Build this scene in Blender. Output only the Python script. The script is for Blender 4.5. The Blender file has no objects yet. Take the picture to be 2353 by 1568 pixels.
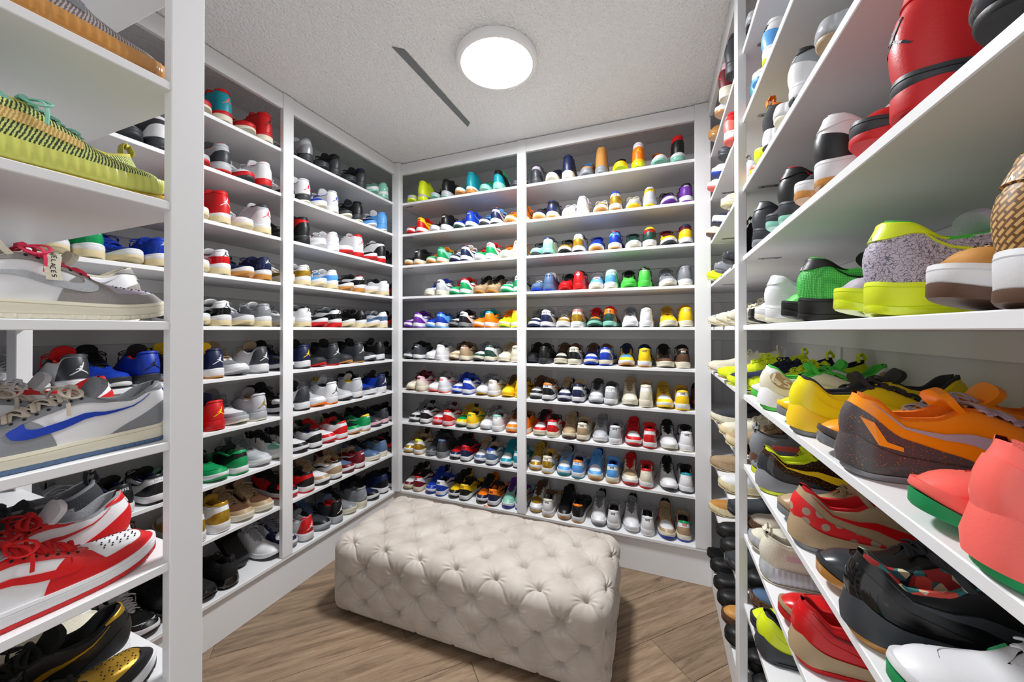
import bpy, bmesh, math, random
import numpy as np
from mathutils import Vector

# ------------------------------------------------------------------ scene, camera, light
S = 0.215                       # vertical pitch of the shelves (m)
EYE = 1.29                      # camera height
CEIL = EYE + 5.33 * S           # 2.436 m
XL, YB, XR = -7.78 * S, 9.66 * S, 1.09 * S      # front planes of the left, back and right shelving
DEP = 0.338                     # shelf depth
TS = 0.016                      # shelf thickness
scene = bpy.context.scene
col = scene.collection
cam_d = bpy.data.cameras.new('camera'); cam = bpy.data.objects.new('camera', cam_d)
col.objects.link(cam); scene.camera = cam
cam_d.sensor_width = 36.0
cam_d.lens = 36.0 * 849.0 / 2353.0
cam.location = (0, 0, EYE)
cam.rotation_euler = (math.radians(90.25), 0, math.radians(21.56))
cam_d.shift_y = -0.0121
cam_d.clip_start = 0.02
world = bpy.data.worlds.new('world'); scene.world = world; world.use_nodes = True
bg = world.node_tree.nodes['Background']
bg.inputs['Color'].default_value = (0.985, 0.99, 1.0, 1); bg.inputs['Strength'].default_value = .36   # bright hallway behind the open doorway
vs = scene.view_settings
vs.view_transform = 'Standard'; vs.look = 'None'; vs.gamma = 1.0; vs.use_curve_mapping = False
vs.exposure = 1.72
LAMP_STRENGTH = 66.0

random.seed(11)
# ------------------------------------------------------------------ materials
def lin(c):
    return tuple(((v / 12.92) if v <= 0.04045 else ((v + 0.055) / 1.055) ** 2.4) for v in c)
PAL = {  # sRGB 0..1 , colour word
 'W': ((.90,.90,.91), 'white'), 'w': ((.89,.865,.785), 'cream'), 'K': ((.055,.055,.06), 'black'), 'k': ((.20,.21,.23), 'charcoal'),
 'G': ((.52,.53,.55), 'grey'), 'g': ((.72,.73,.75), 'light grey'), 'R': ((.80,.06,.08), 'red'), 'r': ((.42,.05,.10), 'burgundy'),
 'B': ((.06,.22,.66), 'royal blue'), 'b': ((.36,.64,.90), 'sky blue'), 'N': ((.08,.12,.27), 'navy'), 'n': ((.32,.42,.56), 'slate blue'),
 'Y': ((.97,.80,.10), 'yellow'), 'y': ((.74,.58,.18), 'gold'), 'O': ((.97,.50,.06), 'orange'), 'o': ((.78,.55,.27), 'wheat tan'),
 'E': ((.04,.58,.33), 'green'), 'e': ((.55,.80,.72), 'mint'), 'F': ((.10,.26,.22), 'dark green'), 'L': ((.32,.80,.30), 'lime green'),
 'P': ((.40,.16,.58), 'purple'), 'p': ((.88,.72,.75), 'pink'), 'V': ((.87,.93,.12), 'volt yellow'), 'T': ((.04,.56,.62), 'teal'),
 't': ((.20,.72,.72), 'turquoise'), 'M': ((.36,.24,.17), 'brown'), 'm': ((.68,.58,.45), 'beige'), 'S': ((.66,.68,.70), 'silver'),
 'l': ((.95,.88,.10), 'lemon yellow'), 'a': ((.60,.58,.57), 'stone grey'), 'd': ((.92,.24,.38), 'pink red'), 'c': ((.98,.42,.38), 'coral'), 'i': ((.88,.82,.66), 'ivory'), 'q': ((.72,.68,.74), 'lilac grey')}
_m = {}
def nodes_of(m):
    m.use_nodes = True
    return m.node_tree.nodes, m.node_tree.links, m.node_tree.nodes['Principled BSDF']
def mat(code, fin='leather'):
    key = code + fin
    if key in _m: return _m[key]
    m = bpy.data.materials.new('%s %s' % (PAL[code][1], fin)); _m[key] = m
    N, Lk, b = nodes_of(m)
    c = lin(PAL[code][0]); b.inputs['Base Color'].default_value = (*c, 1)
    rough, bump, scale = {'leather': (.42,.12,420), 'knit': (.85,.6,520), 'suede': (.9,.45,700), 'patent': (.10,.0,1), 'rubber': (.5,.10,300), 'clear': (.18,0,1), 'satin': (.28,.0,1), 'lace': (.8,.35,900)}[fin]
    b.inputs['Roughness'].default_value = rough
    if fin == 'clear':
        b.inputs['Subsurface Weight'].default_value = .5; b.inputs['Subsurface Radius'].default_value = (.02,.018,.01); b.inputs['Coat Weight'].default_value = .5
    if code in 'yS' and fin in ('leather', 'patent'):
        b.inputs['Metallic'].default_value = .55; b.inputs['Roughness'].default_value = .3
    if bump:
        tc = N.new('ShaderNodeTexCoord'); t = N.new('ShaderNodeTexNoise'); t.inputs['Scale'].default_value = scale; t.inputs['Detail'].default_value = 2
        bp = N.new('ShaderNodeBump'); bp.inputs['Strength'].default_value = bump; bp.inputs['Distance'].default_value = .0015
        Lk.new(tc.outputs['Object'], t.inputs['Vector']); Lk.new(t.outputs['Fac'], bp.inputs['Height']); Lk.new(bp.outputs['Normal'], b.inputs['Normal'])
        if fin in ('knit', 'suede'):
            mx = N.new('ShaderNodeMixRGB'); mx.inputs[1].default_value = (c[0]*.62, c[1]*.62, c[2]*.62, 1); mx.inputs[2].default_value = (min(1,c[0]*1.15), min(1,c[1]*1.15), min(1,c[2]*1.15), 1)
            Lk.new(t.outputs['Fac'], mx.inputs[0]); Lk.new(mx.outputs[0], b.inputs['Base Color'])
    return m
def plain(name, rgb, rough=.5, bump=0, scale=100, metal=0):
    m = bpy.data.materials.new(name); N, Lk, b = nodes_of(m)
    b.inputs['Base Color'].default_value = (*lin(rgb), 1); b.inputs['Roughness'].default_value = rough; b.inputs['Metallic'].default_value = metal
    if bump:
        tc = N.new('ShaderNodeTexCoord'); t = N.new('ShaderNodeTexNoise'); t.inputs['Scale'].default_value = scale
        bp = N.new('ShaderNodeBump'); bp.inputs['Strength'].default_value = bump; bp.inputs['Distance'].default_value = .002
        Lk.new(tc.outputs['Object'], t.inputs['Vector']); Lk.new(t.outputs['Fac'], bp.inputs['Height']); Lk.new(bp.outputs['Normal'], b.inputs['Normal'])
    return m
M_PAINT = plain('white painted wood', (.90,.90,.905), .42, .04, 60)
M_WALL = plain('white wall paint', (.86,.86,.865), .7, .05, 90)
M_STEEL = plain('zinc plate', (.62,.62,.63), .35, 0, 1, .8)
M_SCREW = plain('screw head', (.2,.2,.2), .4, 0, 1, .7)

# ------------------------------------------------------------------ mesh helpers
def link(name, me, parent=None, loc=None):
    o = bpy.data.objects.new(name, me); col.objects.link(o)
    if parent is not None: o.parent = parent
    if loc is not None: o.location = loc
    return o
def tag(o, label=None, cat=None, group=None, kind=None):
    if label: o['label'] = label
    if cat: o['category'] = cat
    if group: o['group'] = group
    if kind: o['kind'] = kind
    return o
def empty(name, loc, rz=0.0):
    o = bpy.data.objects.new(name, None); col.objects.link(o); o.location = loc; o.rotation_euler = (0, 0, rz); o.empty_display_size = .02
    return o
def mesh_from(name, verts, faces, m=None, smooth=False, merge=0.0, angle=None):
    bm = bmesh.new()
    vv = [bm.verts.new(v) for v in verts]
    for f in faces:
        if len(set(f)) < 3: continue
        try: bm.faces.new([vv[i] for i in f])
        except ValueError: pass
    if merge: bmesh.ops.remove_doubles(bm, verts=bm.verts, dist=merge)
    bmesh.ops.recalc_face_normals(bm, faces=bm.faces)
    me = bpy.data.meshes.new(name); bm.to_mesh(me); bm.free()
    if smooth:
        me.polygons.foreach_set('use_smooth', [True] * len(me.polygons))
        if angle: me.set_sharp_from_angle(angle=math.radians(angle))
    if m: me.materials.append(m)
    return me
_boxes = {}
def box_mesh(sx, sy, sz, m, bev=.0015):
    """box centred in x,y with its base at z=0, lightly bevelled; alike boxes share one mesh"""
    k = (round(sx,4), round(sy,4), round(sz,4), m.name, bev)
    if k in _boxes: return _boxes[k]
    bm = bmesh.new(); bmesh.ops.create_cube(bm, size=1)
    bmesh.ops.scale(bm, vec=(sx, sy, sz), verts=bm.verts); bmesh.ops.translate(bm, vec=(0,0,sz/2), verts=bm.verts)
    if bev: bmesh.ops.bevel(bm, geom=bm.edges[:], offset=bev, segments=1, affect='EDGES')
    me = bpy.data.meshes.new('board'); bm.to_mesh(me); bm.free(); me.materials.append(m)
    _boxes[k] = me
    return me
def board(name, x0, x1, y0, y1, z0, z1, m, parent=None, bev=.0015, org=(0,0,0)):
    me = box_mesh(x1-x0, y1-y0, z1-z0, m, bev)
    return link(name, me, parent, ((x0+x1)/2-org[0], (y0+y1)/2-org[1], z0-org[2]))

# ------------------------------------------------------------------ room shell
WXL, WYB, WXR, WYN = XL - DEP, YB + DEP, XR + DEP, 0.074     # wall faces
YN = 2.05 * S                 # front plane of the shelving on the entry wall
XE = -3.78 * S                # its open end
def wall(name, x0, x1, y0, y1):
    return tag(board(name, x0, x1, y0, y1, 0, CEIL, M_WALL, bev=0), kind='structure')
wall('wall_left', WXL-.1, WXL, WYN-.1, WYB+.1)
wall('wall_back', WXL, WXR, WYB, WYB+.1)
wall('wall_right', WXR, WXR+.1, WYN-.1, WYB+.1)
wall('wall_entry', WXL, XE+.0, WYN-.1, WYN)
wall('wall_doorway', XR+.05, WXR, WYN-.1, WYN)
# ceiling with sprayed texture
mc = bpy.data.materials.new('sprayed ceiling'); N, Lk, b = nodes_of(mc)
b.inputs['Base Color'].default_value = (*lin((.955,.955,.955)), 1); b.inputs['Roughness'].default_value = .9
tc = N.new('ShaderNodeTexCoord'); t1 = N.new('ShaderNodeTexVoronoi'); t1.inputs['Scale'].default_value = 135; t1.feature = 'SMOOTH_F1'
t2 = N.new('ShaderNodeTexNoise'); t2.inputs['Scale'].default_value = 95; t2.inputs['Detail'].default_value = 4
ad = N.new('ShaderNodeMath'); ad.operation = 'SUBTRACT'; bp = N.new('ShaderNodeBump'); bp.inputs['Strength'].default_value = .75; bp.inputs['Distance'].default_value = .0095
Lk.new(tc.outputs['Object'], t1.inputs['Vector']); Lk.new(tc.outputs['Object'], t2.inputs['Vector'])
Lk.new(t2.outputs['Fac'], ad.inputs[0]); Lk.new(t1.outputs['Distance'], ad.inputs[1]); Lk.new(ad.outputs[0], bp.inputs['Height']); Lk.new(bp.outputs['Normal'], b.inputs['Normal'])
tag(board('ceiling', WXL-.1, WXR+.1, -1.0, WYB+.1, CEIL, CEIL+.08, mc, bev=0), kind='structure')
# floor: planks laid at 45 degrees
mf = bpy.data.materials.new('oak vinyl plank'); N, Lk, b = nodes_of(mf)
tc = N.new('ShaderNodeTexCoord'); oi = N.new('ShaderNodeObjectInfo')
mp = N.new('ShaderNodeMapping'); mp.inputs['Scale'].default_value = (1.2, 14, 1)
cmb = N.new('ShaderNodeVectorMath'); cmb.operation = 'ADD'; vm = N.new('ShaderNodeVectorMath'); vm.operation = 'SCALE'; vm.inputs['Scale'].default_value = 37.0
cx = N.new('ShaderNodeCombineXYZ'); Lk.new(oi.outputs['Random'], cx.inputs[0]); Lk.new(oi.outputs['Random'], cx.inputs[1]); Lk.new(cx.outputs[0], vm.inputs[0])
Lk.new(tc.outputs['Object'], mp.inputs['Vector']); Lk.new(mp.outputs[0], cmb.inputs[0]); Lk.new(vm.outputs[0], cmb.inputs[1])
n1 = N.new('ShaderNodeTexNoise'); n1.inputs['Scale'].default_value = 2.2; n1.inputs['Detail'].default_value = 7; n1.inputs['Roughness'].default_value = .65; n1.inputs['Distortion'].default_value = .9
n2 = N.new('ShaderNodeTexNoise'); n2.inputs['Scale'].default_value = 14; n2.inputs['Detail'].default_value = 5
Lk.new(cmb.outputs[0], n1.inputs['Vector']); Lk.new(cmb.outputs[0], n2.inputs['Vector'])
mxv = N.new('ShaderNodeMath'); mxv.operation = 'MULTIPLY_ADD'; mxv.inputs[1].default_value = .35; Lk.new(n2.outputs['Fac'], mxv.inputs[0]); Lk.new(n1.outputs['Fac'], mxv.inputs[2])
rp = N.new('ShaderNodeValToRGB'); e = rp.color_ramp.elements
e[0].position = .42; e[0].color = (*lin((.34,.27,.21)), 1); e[1].position = .92; e[1].color = (*lin((.66,.565,.465)), 1)
k = rp.color_ramp.elements.new(.64); k.color = (*lin((.54,.45,.36)), 1)
Lk.new(mxv.outputs[0], rp.inputs[0])
hs = N.new('ShaderNodeHueSaturation'); mr = N.new('ShaderNodeMapRange'); mr.inputs[3].default_value = .88; mr.inputs[4].default_value = 1.10
Lk.new(oi.outputs['Random'], mr.inputs[0]); Lk.new(mr.outputs[0], hs.inputs['Value']); Lk.new(rp.outputs[0], hs.inputs['Color']); Lk.new(hs.outputs[0], b.inputs['Base Color'])
b.inputs['Roughness'].default_value = .5
bp = N.new('ShaderNodeBump'); bp.inputs['Strength'].default_value = .25; bp.inputs['Distance'].default_value = .001; Lk.new(n2.outputs['Fac'], bp.inputs['Height']); Lk.new(bp.outputs['Normal'], b.inputs['Normal'])
M_GROUT = plain('plank joint', (.22,.17,.13), .8)
floor = tag(board('floor', WXL-.1, WXR+.1, -1.3, WYB+.1, -.06, -.004, M_GROUT, bev=0), kind='structure')
PWID, PLEN = .2065, 1.22
pl_me = box_mesh(PLEN-.0016, PWID-.0016, .004, mf, .0007)
for r in range(-20, 20):
    off = ((r * 0.41) % 1.0) * PLEN
    for q in range(-6, 7):
        a, bb = q*PLEN + off, r*PWID + .05
        x = -.8 + (a - bb) * math.sqrt(.5); y = 1.25 + (a + bb) * math.sqrt(.5)
        if not (WXL-.3 < x < WXR+.3 and -1.5 < y < WYB+.3): continue
        o = link('plank', pl_me, floor); o.location = (x-floor.location.x, y-floor.location.y, -.004-floor.location.z); o.rotation_euler = (0,0,math.radians(45))

# ------------------------------------------------------------------ built-in shelving
def zbot(i):    # underside of shelf i (1 = top)
    return EYE + (5-i)*S if i < 10 else EYE - 5.17*S
def ztop(i): return zbot(i) + TS
PW, PT = .054, .022           # face-frame post width and thickness
REC = .012                    # shelf front behind frame front
KICK = zbot(10)
HB = EYE + 4.96*S             # underside of the header board
def bracket(parent, x, y, z, ang):
    """perforated zinc mending plate screwed under a shelf"""
    me = _boxes.get('plate')
    if me is None:
        v, f = [], []
        n = 24
        for lv in (0, -.0015):
            for k in range(n):
                a = 2*math.pi*k/n; v.append((math.copysign(.022, math.cos(a)) + .008*math.cos(a), .008*math.sin(a), lv))
        f = [tuple(range(n)), tuple(range(2*n-1, n-1, -1))] + [(k, (k+1) % n, n+(k+1) % n, n+k) for k in range(n)]
        me = mesh_from('plate', v, f, M_STEEL); _boxes['plate'] = me
        n = 10
        _boxes['screws'] = mesh_from('screw', [(.0035*math.cos(2*math.pi*k/n), .0035*math.sin(2*math.pi*k/n), -.0022) for k in range(n)] + [(.004*math.cos(2*math.pi*k/n), .004*math.sin(2*math.pi*k/n), -.0014) for k in range(n)],
            [tuple(range(n))] + [(k, (k+1) % n, n+(k+1) % n, n+k) for k in range(n)], M_SCREW)
    o = link('bracket', me, parent, (x, y, z-.0002)); o.rotation_euler = (0,0,ang)
    for sx in (-.017, .017): link('screw', _boxes['screws'], o, (sx, 0, 0))
def shelving(name, label, x0, x1, y0, y1, face, levels, posts, group='built-in white shoe shelving'):
    """x0..x1,y0..y1 = plan of the shelves; face = side that is open ('+x','-x','-y','+y')"""
    root = empty(name, ((x0+x1)/2, (y0+y1)/2, 0)); org = ((x0+x1)/2, (y0+y1)/2, 0)
    tag(root, label, 'shelving', group)
    B = lambda nm, *a, **k: board(nm, *a, M_PAINT, root, org=org, **k)
    for i in levels:
        X0, X1, Y0, Y1 = x0, x1, y0, y1
        if i < 10:
            if face == '+x': X1 -= REC
            if face == '-x': X0 += REC
            if face == '-y': Y0 += REC
            if face == '+y': Y1 -= REC
        B('shelf', X0, X1, Y0, Y1, zbot(i), ztop(i))
        if i > 1 or True:       # cleat on the wall under every shelf
            cz0, cz1 = zbot(i)-.056, zbot(i)-.0005
            if i < 10:
                if face == '+x': B('cleat', x0, x0+.012, y0, y1, cz0, cz1)
                if face == '-x': B('cleat', x1-.012, x1, y0, y1, cz0, cz1)
                if face == '-y': B('cleat', x0, x1, y1-.012, y1, cz0, cz1)
                if face == '+y': B('cleat', x0, x1, y0, y0+.012, cz0, cz1)
    for p in posts:
        B('post', p[0], p[1], p[2], p[3], p[4] if len(p) > 4 else ztop(10), p[5] if len(p) > 5 else CEIL-.004)
    return root, org, B
# left wall
unitL, oL, BLt = shelving('shoe_shelving', 'white built-in shoe shelving along the left wall, ten levels', WXL, XL, WYN, WYB, '+x', range(1, 11),
    [(XL-PT, XL+.002, 1.2435, 1.2435+PW), (XL-PT, XL+.038, YB-.028, YB+.012)])
BLt('header_board', XL-.022, XL-.002, WYN, 1.2435, HB, CEIL-.004); BLt('header_board', XL-.022, XL-.002, 1.2435+PW, YB-.028, HB, CEIL-.004)
BLt('kick_board', XL-.034, XL-.016, WYN, WYB-.0, 0, KICK)
# back wall
unitB, oB, BBk = shelving('shoe_shelving', 'white built-in shoe shelving across the back wall, ten levels', XL+.0005, WXR, YB, WYB, '-y', range(1, 11),
    [(-.788, -.733, YB-.002, YB+PT), (.174, XR+.012, YB-.002, YB+PT)])
BBk('header_board', XL+.038, -.788, YB+.002, YB+.022, HB, CEIL-.004); BBk('header_board', -.733, .174, YB+.002, YB+.022, HB, CEIL-.004)
BBk('kick_board', XL-.016, XR+.016, YB+.016, YB+.034, 0, KICK)
# right wall
unitR, oR, BRt = shelving('shoe_shelving', 'white built-in shoe shelving along the right wall, ten levels', XR, WXR, WYN, YB-.0005, '-x', range(1, 11),
    [(XR-.002, XR+PT, 1.331, 1.331+PW)])
BRt('header_board', XR+.002, XR+.022, WYN, 1.331, HB, CEIL-.004); BRt('header_board', XR+.002, XR+.022, 1.331+PW, YB-.004, HB, CEIL-.004)
BRt('kick_board', XR+.016, XR+.034, WYN, YB+.016, 0, KICK)
# entry wall (its open end faces the doorway)
unitE, oE, BEt = shelving('shoe_shelving', 'white open-ended shoe shelving beside the doorway, on the entry wall', XL+.0005, XE, WYN, YN, '+y', range(1, 11),
    [(XE-PT, XE+.001, YN-.050, YN+.002), (-1.593, -1.536, YN-.026, YN+.002)])
BEt('header_board', -1.536, XE-PT, YN-.022, YN-.002, HB, CEIL-.004)
BEt('kick_board', XL-.0, XE-.02, YN-.034, YN-.016, 0, KICK)
for i in range(1, 10):      # plates where shelves meet the posts
    bracket(unitR, XR+.075-oR[0], 1.331-.028-oR[1], zbot(i), 0)
    bracket(unitR, XR+.075-oR[0], YB-.10-oR[1], zbot(i), 0)
    bracket(unitB, XL+.065-oB[0], YB+.05-oB[1], zbot(i), 0)
# vertical battens on the wall panels
for nm, B, lst in (('L', BLt, [(WXL, WXL+.006, y, y+.035) for y in (.95, 1.72)]), ('B', BBk, [(x, x+.035, WYB-.006, WYB) for x in (-1.70, -.66, .30)]), ('R', BRt, [(WXR-.006, WXR, y, y+.035) for y in (.80, 1.55)])):
    for a in lst:
        for i in range(1, 10):
            B('batten', *a, ztop(i+1), zbot(i)-.057, bev=0)

# ------------------------------------------------------------------ ceiling lamp and ceiling strip
def lathe(profile, n=64):
    v, f = [], []
    for r, z in profile:
        for k in range(n):
            a = 2*math.pi*k/n; v.append((r*math.cos(a), r*math.sin(a), z))
    for j in range(len(profile)-1):
        for k in range(n):
            f.append((j*n+k, j*n+(k+1) % n, (j+1)*n+(k+1) % n, (j+1)*n+k))
    return v, f
LX, LY = -2.92*S, 6.58*S
lamp = empty('ceiling_lamp', (LX, LY, CEIL)); tag(lamp, 'round flush white LED ceiling lamp, switched on', 'ceiling lamp')
m_rim = plain('white lamp rim', (.93,.93,.93), .35)
v, f = lathe([(.155,0), (.166,-.001), (.169,-.008), (.169,-.026), (.167,-.032), (.161,-.0345), (.149,-.0345), (.1475,-.030)])
link('rim', mesh_from('rim', v, f, m_rim, True, 0, 50), lamp)
m_dif = bpy.data.materials.new('lit diffuser'); N, Lk, b = nodes_of(m_dif)
b.inputs['Emission Color'].default_value = (.965, .982, 1.0, 1); b.inputs['Emission Strength'].default_value = LAMP_STRENGTH; b.inputs['Base Color'].default_value = (.9,.9,.9,1)
v, f = lathe([(.1475,-.0305), (.146,-.0320), (.13,-.0335), (.08,-.0345), (.0,-.035)])
link('diffuser', mesh_from('diffuser', v, f, m_dif, True, 1e-5), lamp)
# grey strip left on the ceiling
m_strip = plain('grey ceiling strip', (.46,.47,.48), .8, .6, 160)
x0, y0, y1, hw = -4.545*S, 5.60*S, 8.53*S, .0185
v = [(-hw,-.0,0), (hw,.03,0), (hw*.8,y1-y0-.03,0), (-hw*.8,y1-y0,0), (-hw,-.0,-.004), (hw,.03,-.004), (hw*.8,y1-y0-.03,-.004), (-hw*.8,y1-y0,-.004)]
o = link('ceiling_strip', mesh_from('ceiling_strip', v, [(0,1,2,3), (4,5,6,7), (0,1,5,4), (1,2,6,5), (2,3,7,6), (3,0,4,7)], m_strip), None, (x0, y0, CEIL-.0002))
tag(o, 'narrow dark grey strip running along the white ceiling', 'strip')

def hermite(pts, x):
    px = np.array([p[0] for p in pts], float); py = np.array([p[1] for p in pts], float)
    d = np.zeros_like(px); h = np.diff(px); sl = np.diff(py)/h
    for i in range(1, len(px)-1):
        if sl[i-1]*sl[i] > 0: d[i] = 2*sl[i-1]*sl[i]/(sl[i-1]+sl[i])
    d[0], d[-1] = sl[0], sl[-1]
    x = np.clip(np.asarray(x, float), px[0], px[-1]); i = np.clip(np.searchsorted(px, x, side='right')-1, 0, len(h)-1)
    s = (x-px[i])/h[i]
    return (1+2*s)*(1-s)**2*py[i] + s*(1-s)**2*h[i]*d[i] + s*s*(3-2*s)*py[i+1] + s*s*(s-1)*h[i]*d[i+1]
# ------------------------------------------------------------------ tufted ottoman
m_vel = bpy.data.materials.new('beige velvet'); N, Lk, b = nodes_of(m_vel)
tc = N.new('ShaderNodeTexCoord'); t1 = N.new('ShaderNodeTexNoise'); t1.inputs['Scale'].default_value = 9; t1.inputs['Detail'].default_value = 3
rp = N.new('ShaderNodeValToRGB'); rp.color_ramp.elements[0].position = .35; rp.color_ramp.elements[0].color = (*lin((.70,.66,.62)), 1)
rp.color_ramp.elements[1].position = .68; rp.color_ramp.elements[1].color = (*lin((.79,.755,.72)), 1)
Lk.new(tc.outputs['Object'], t1.inputs['Vector']); Lk.new(t1.outputs['Fac'], rp.inputs[0]); Lk.new(rp.outputs[0], b.inputs['Base Color'])
b.inputs['Roughness'].default_value = .85; b.inputs['Sheen Weight'].default_value = .35; b.inputs['Sheen Roughness'].default_value = .4
t3 = N.new('ShaderNodeTexNoise'); t3.inputs['Scale'].default_value = 900; bp = N.new('ShaderNodeBump'); bp.inputs['Strength'].default_value = .25; bp.inputs['Distance'].default_value = .001
Lk.new(tc.outputs['Object'], t3.inputs['Vector']); Lk.new(t3.outputs['Fac'], bp.inputs['Height']); Lk.new(bp.outputs['Normal'], b.inputs['Normal'])
OA, OB, OH, OZ, ORD_ = 1.245, .515, .338, .014, .062        # length, width, top height, hem height, edge radius
PX, PY = .1757, .1075
OX0, OY0 = -OA/2+.1075, -OB/2+.028                      # first button of the front row
def tuft(X, Y):
    """relief of the diamond tufting at unrolled coordinates"""
    x = X-OX0; y = Y-OY0
    A = x/PX + y/(2*PY); B_ = x/PX - y/(2*PY)
    ca, cb = np.abs(np.sin(np.pi*A)), np.abs(np.sin(np.pi*B_))
    da = (A-np.round(A)); db = (B_-np.round(B_))
    bx = (da+db)/2*PX; by = (da-db)*PY
    r = np.hypot(bx, by); ph = np.arctan2(by, bx)
    cr = np.minimum(ca/np.pi*.09, cb/np.pi*.09)*2         # rough distance to the nearest crease (m)
    h = .0085*(ca*cb)**.45 - .0048*np.exp(-(cr/.0030)**2)*(.30+.70*np.exp(-(r/.055)**2))
    h -= .026*np.exp(-(r/.0145)**2) + .0065*np.exp(-(r/.036)**2)
    h += .0026*np.cos(11*ph+3*np.sin(7*np.floor(A)+3*np.floor(B_)))*np.exp(-((r-.030)/.020)**2)
    return h
def drop(z):           # unrolled distance below the top edge
    return hermite([(-.01,-.01), (0,0), (.097,.0795), (.163,.187), (.2475,.2945), (.33,.42)], OH-z)
def ottoman():
    verts, faces = [], []
    def face(nu, nv, fn):
        q = np.linspace(-1, 1, nu); w = np.linspace(-1, 1, nv)
        U, W = np.meshgrid(q, w, indexing='ij'); P, X, Y, fade = fn(U, W)
        # rounded box: clamp to the inner box, push out by the radius
        c = np.array([OA/2-ORD_, OB/2-ORD_, 0]); zc = np.clip(P[..., 2], OZ+.02, OH-ORD_)
        core = np.stack([np.clip(P[..., 0], -c[0], c[0]), np.clip(P[..., 1], -c[1], c[1]), zc], -1)
        d = P-core; ln = np.linalg.norm(d, axis=-1, keepdims=True); n = d/np.maximum(ln, 1e-9)
        base = core + n*ORD_
        low = np.clip((base[..., 2]-OZ-.015)/.06, 0, 1)
        cq = np.clip((np.abs(P[..., 0])-(OA/2-.06))/.06, 0, 1)*np.clip((np.abs(P[..., 1])-(OB/2-.06))/.06, 0, 1); fade = fade*(1-cq)
        h = tuft(X, Y)*fade*low
        vg = np.abs(np.sin(np.pi*(X-OX0)/PX*1.0))
        h -= (1-low)*.006*np.exp(-(vg/.10)**2)*fade
        inset = .018*np.clip((OZ+.05-base[..., 2])/.05, 0, 1)**2
        P2 = base + n*(h-inset)[..., None]
        P2[..., 2] = np.where(base[..., 2] <= OZ+.03, np.maximum(P2[..., 2], OZ), P2[..., 2])
        o = len(verts); verts.extend(map(tuple, P2.reshape(-1, 3)))
        faces.extend((o+i*nv+j, o+i*nv+j+1, o+(i+1)*nv+j+1, o+(i+1)*nv+j) for i in range(nu-1) for j in range(nv-1))
    na, nb, nh = 280, 140, 96
    one = lambda U: np.ones_like(U)
    face(na, nb, lambda U, W: (np.stack([U*OA/2, W*OB/2, np.full_like(U, OH)], -1), U*OA/2, W*OB/2, one(U)))
    zz = lambda W: OZ + (W+1)/2*(OH-OZ)
    for sy in (-1, 1):
        face(na, nh, lambda U, W, sy=sy: (np.stack([U*OA/2, np.full_like(U, sy*OB/2), zz(W)], -1), U*OA/2, sy*(OB/2 + drop(zz(W))), one(U)))
    for sx in (-1, 1):
        face(nb, nh, lambda U, W, sx=sx: (np.stack([np.full_like(U, sx*OA/2), U*OB/2, zz(W)], -1), sx*(OA/2 + drop(zz(W))), U*OB/2, one(U)))
    verts_b = len(verts); verts.extend([(-OA/2+.05, -OB/2+.05, OZ), (OA/2-.05, -OB/2+.05, OZ), (OA/2-.05, OB/2-.05, OZ), (-OA/2+.05, OB/2-.05, OZ)]); faces.append((verts_b, verts_b+1, verts_b+2, verts_b+3))
    root = empty('tufted_ottoman', (-3.65*S, 7.16*S, 0), math.radians(1.3))
    tag(root, 'long beige velvet ottoman with diamond button tufting', 'ottoman')
    link('cushion', mesh_from('cushion', verts, faces, m_vel, True, 2e-4), root)
    v, f = lathe([(.0085,-.003), (.0085,.001), (.006,.0035), (0,.0042)], 14); bme = mesh_from('button', v, f, m_vel, True, 1e-6)
    for j in range(-6, 9):
        for i in range(-3, 10):
            X, Y = OX0 + (i + .5*(j % 2))*PX, OY0 + j*PY
            if abs(X) < OA/2-.03 and abs(Y) < OB/2-.02:
                o = link('button', bme, root, (X, Y, OH-.034))
            elif abs(X) < OA/2-.03 and -(OB/2+.31) < Y < -(OB/2+.03):
                z = float(np.interp(-Y-OB/2, [0,.0795,.187,.2945,.42], [OH,OH-.097,OH-.163,OH-.2475,OH-.33])); o = link('button', bme, root, (X, -OB/2+.031, z)); o.rotation_euler = (math.radians(90), 0, 0)
            elif abs(Y) < OB/2-.03 and OA/2+.03 < X < OA/2+.31:
                z = float(np.interp(X-OA/2, [0,.0795,.187,.2945,.42], [OH,OH-.097,OH-.163,OH-.2475,OH-.33])); o = link('button', bme, root, (OA/2-.031, Y, z)); o.rotation_euler = (0, math.radians(90), 0)
    # plinth foot under the hem
    m_dk = plain('black plastic glide', (.05,.05,.05), .6)
    for sx in (-1, 1):
        for sy in (-1, 1):
            link('foot', box_mesh(.05, .05, OZ+.004, m_dk), root, (sx*(OA/2-.09), sy*(OB/2-.09), 0))
ottoman()

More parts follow.
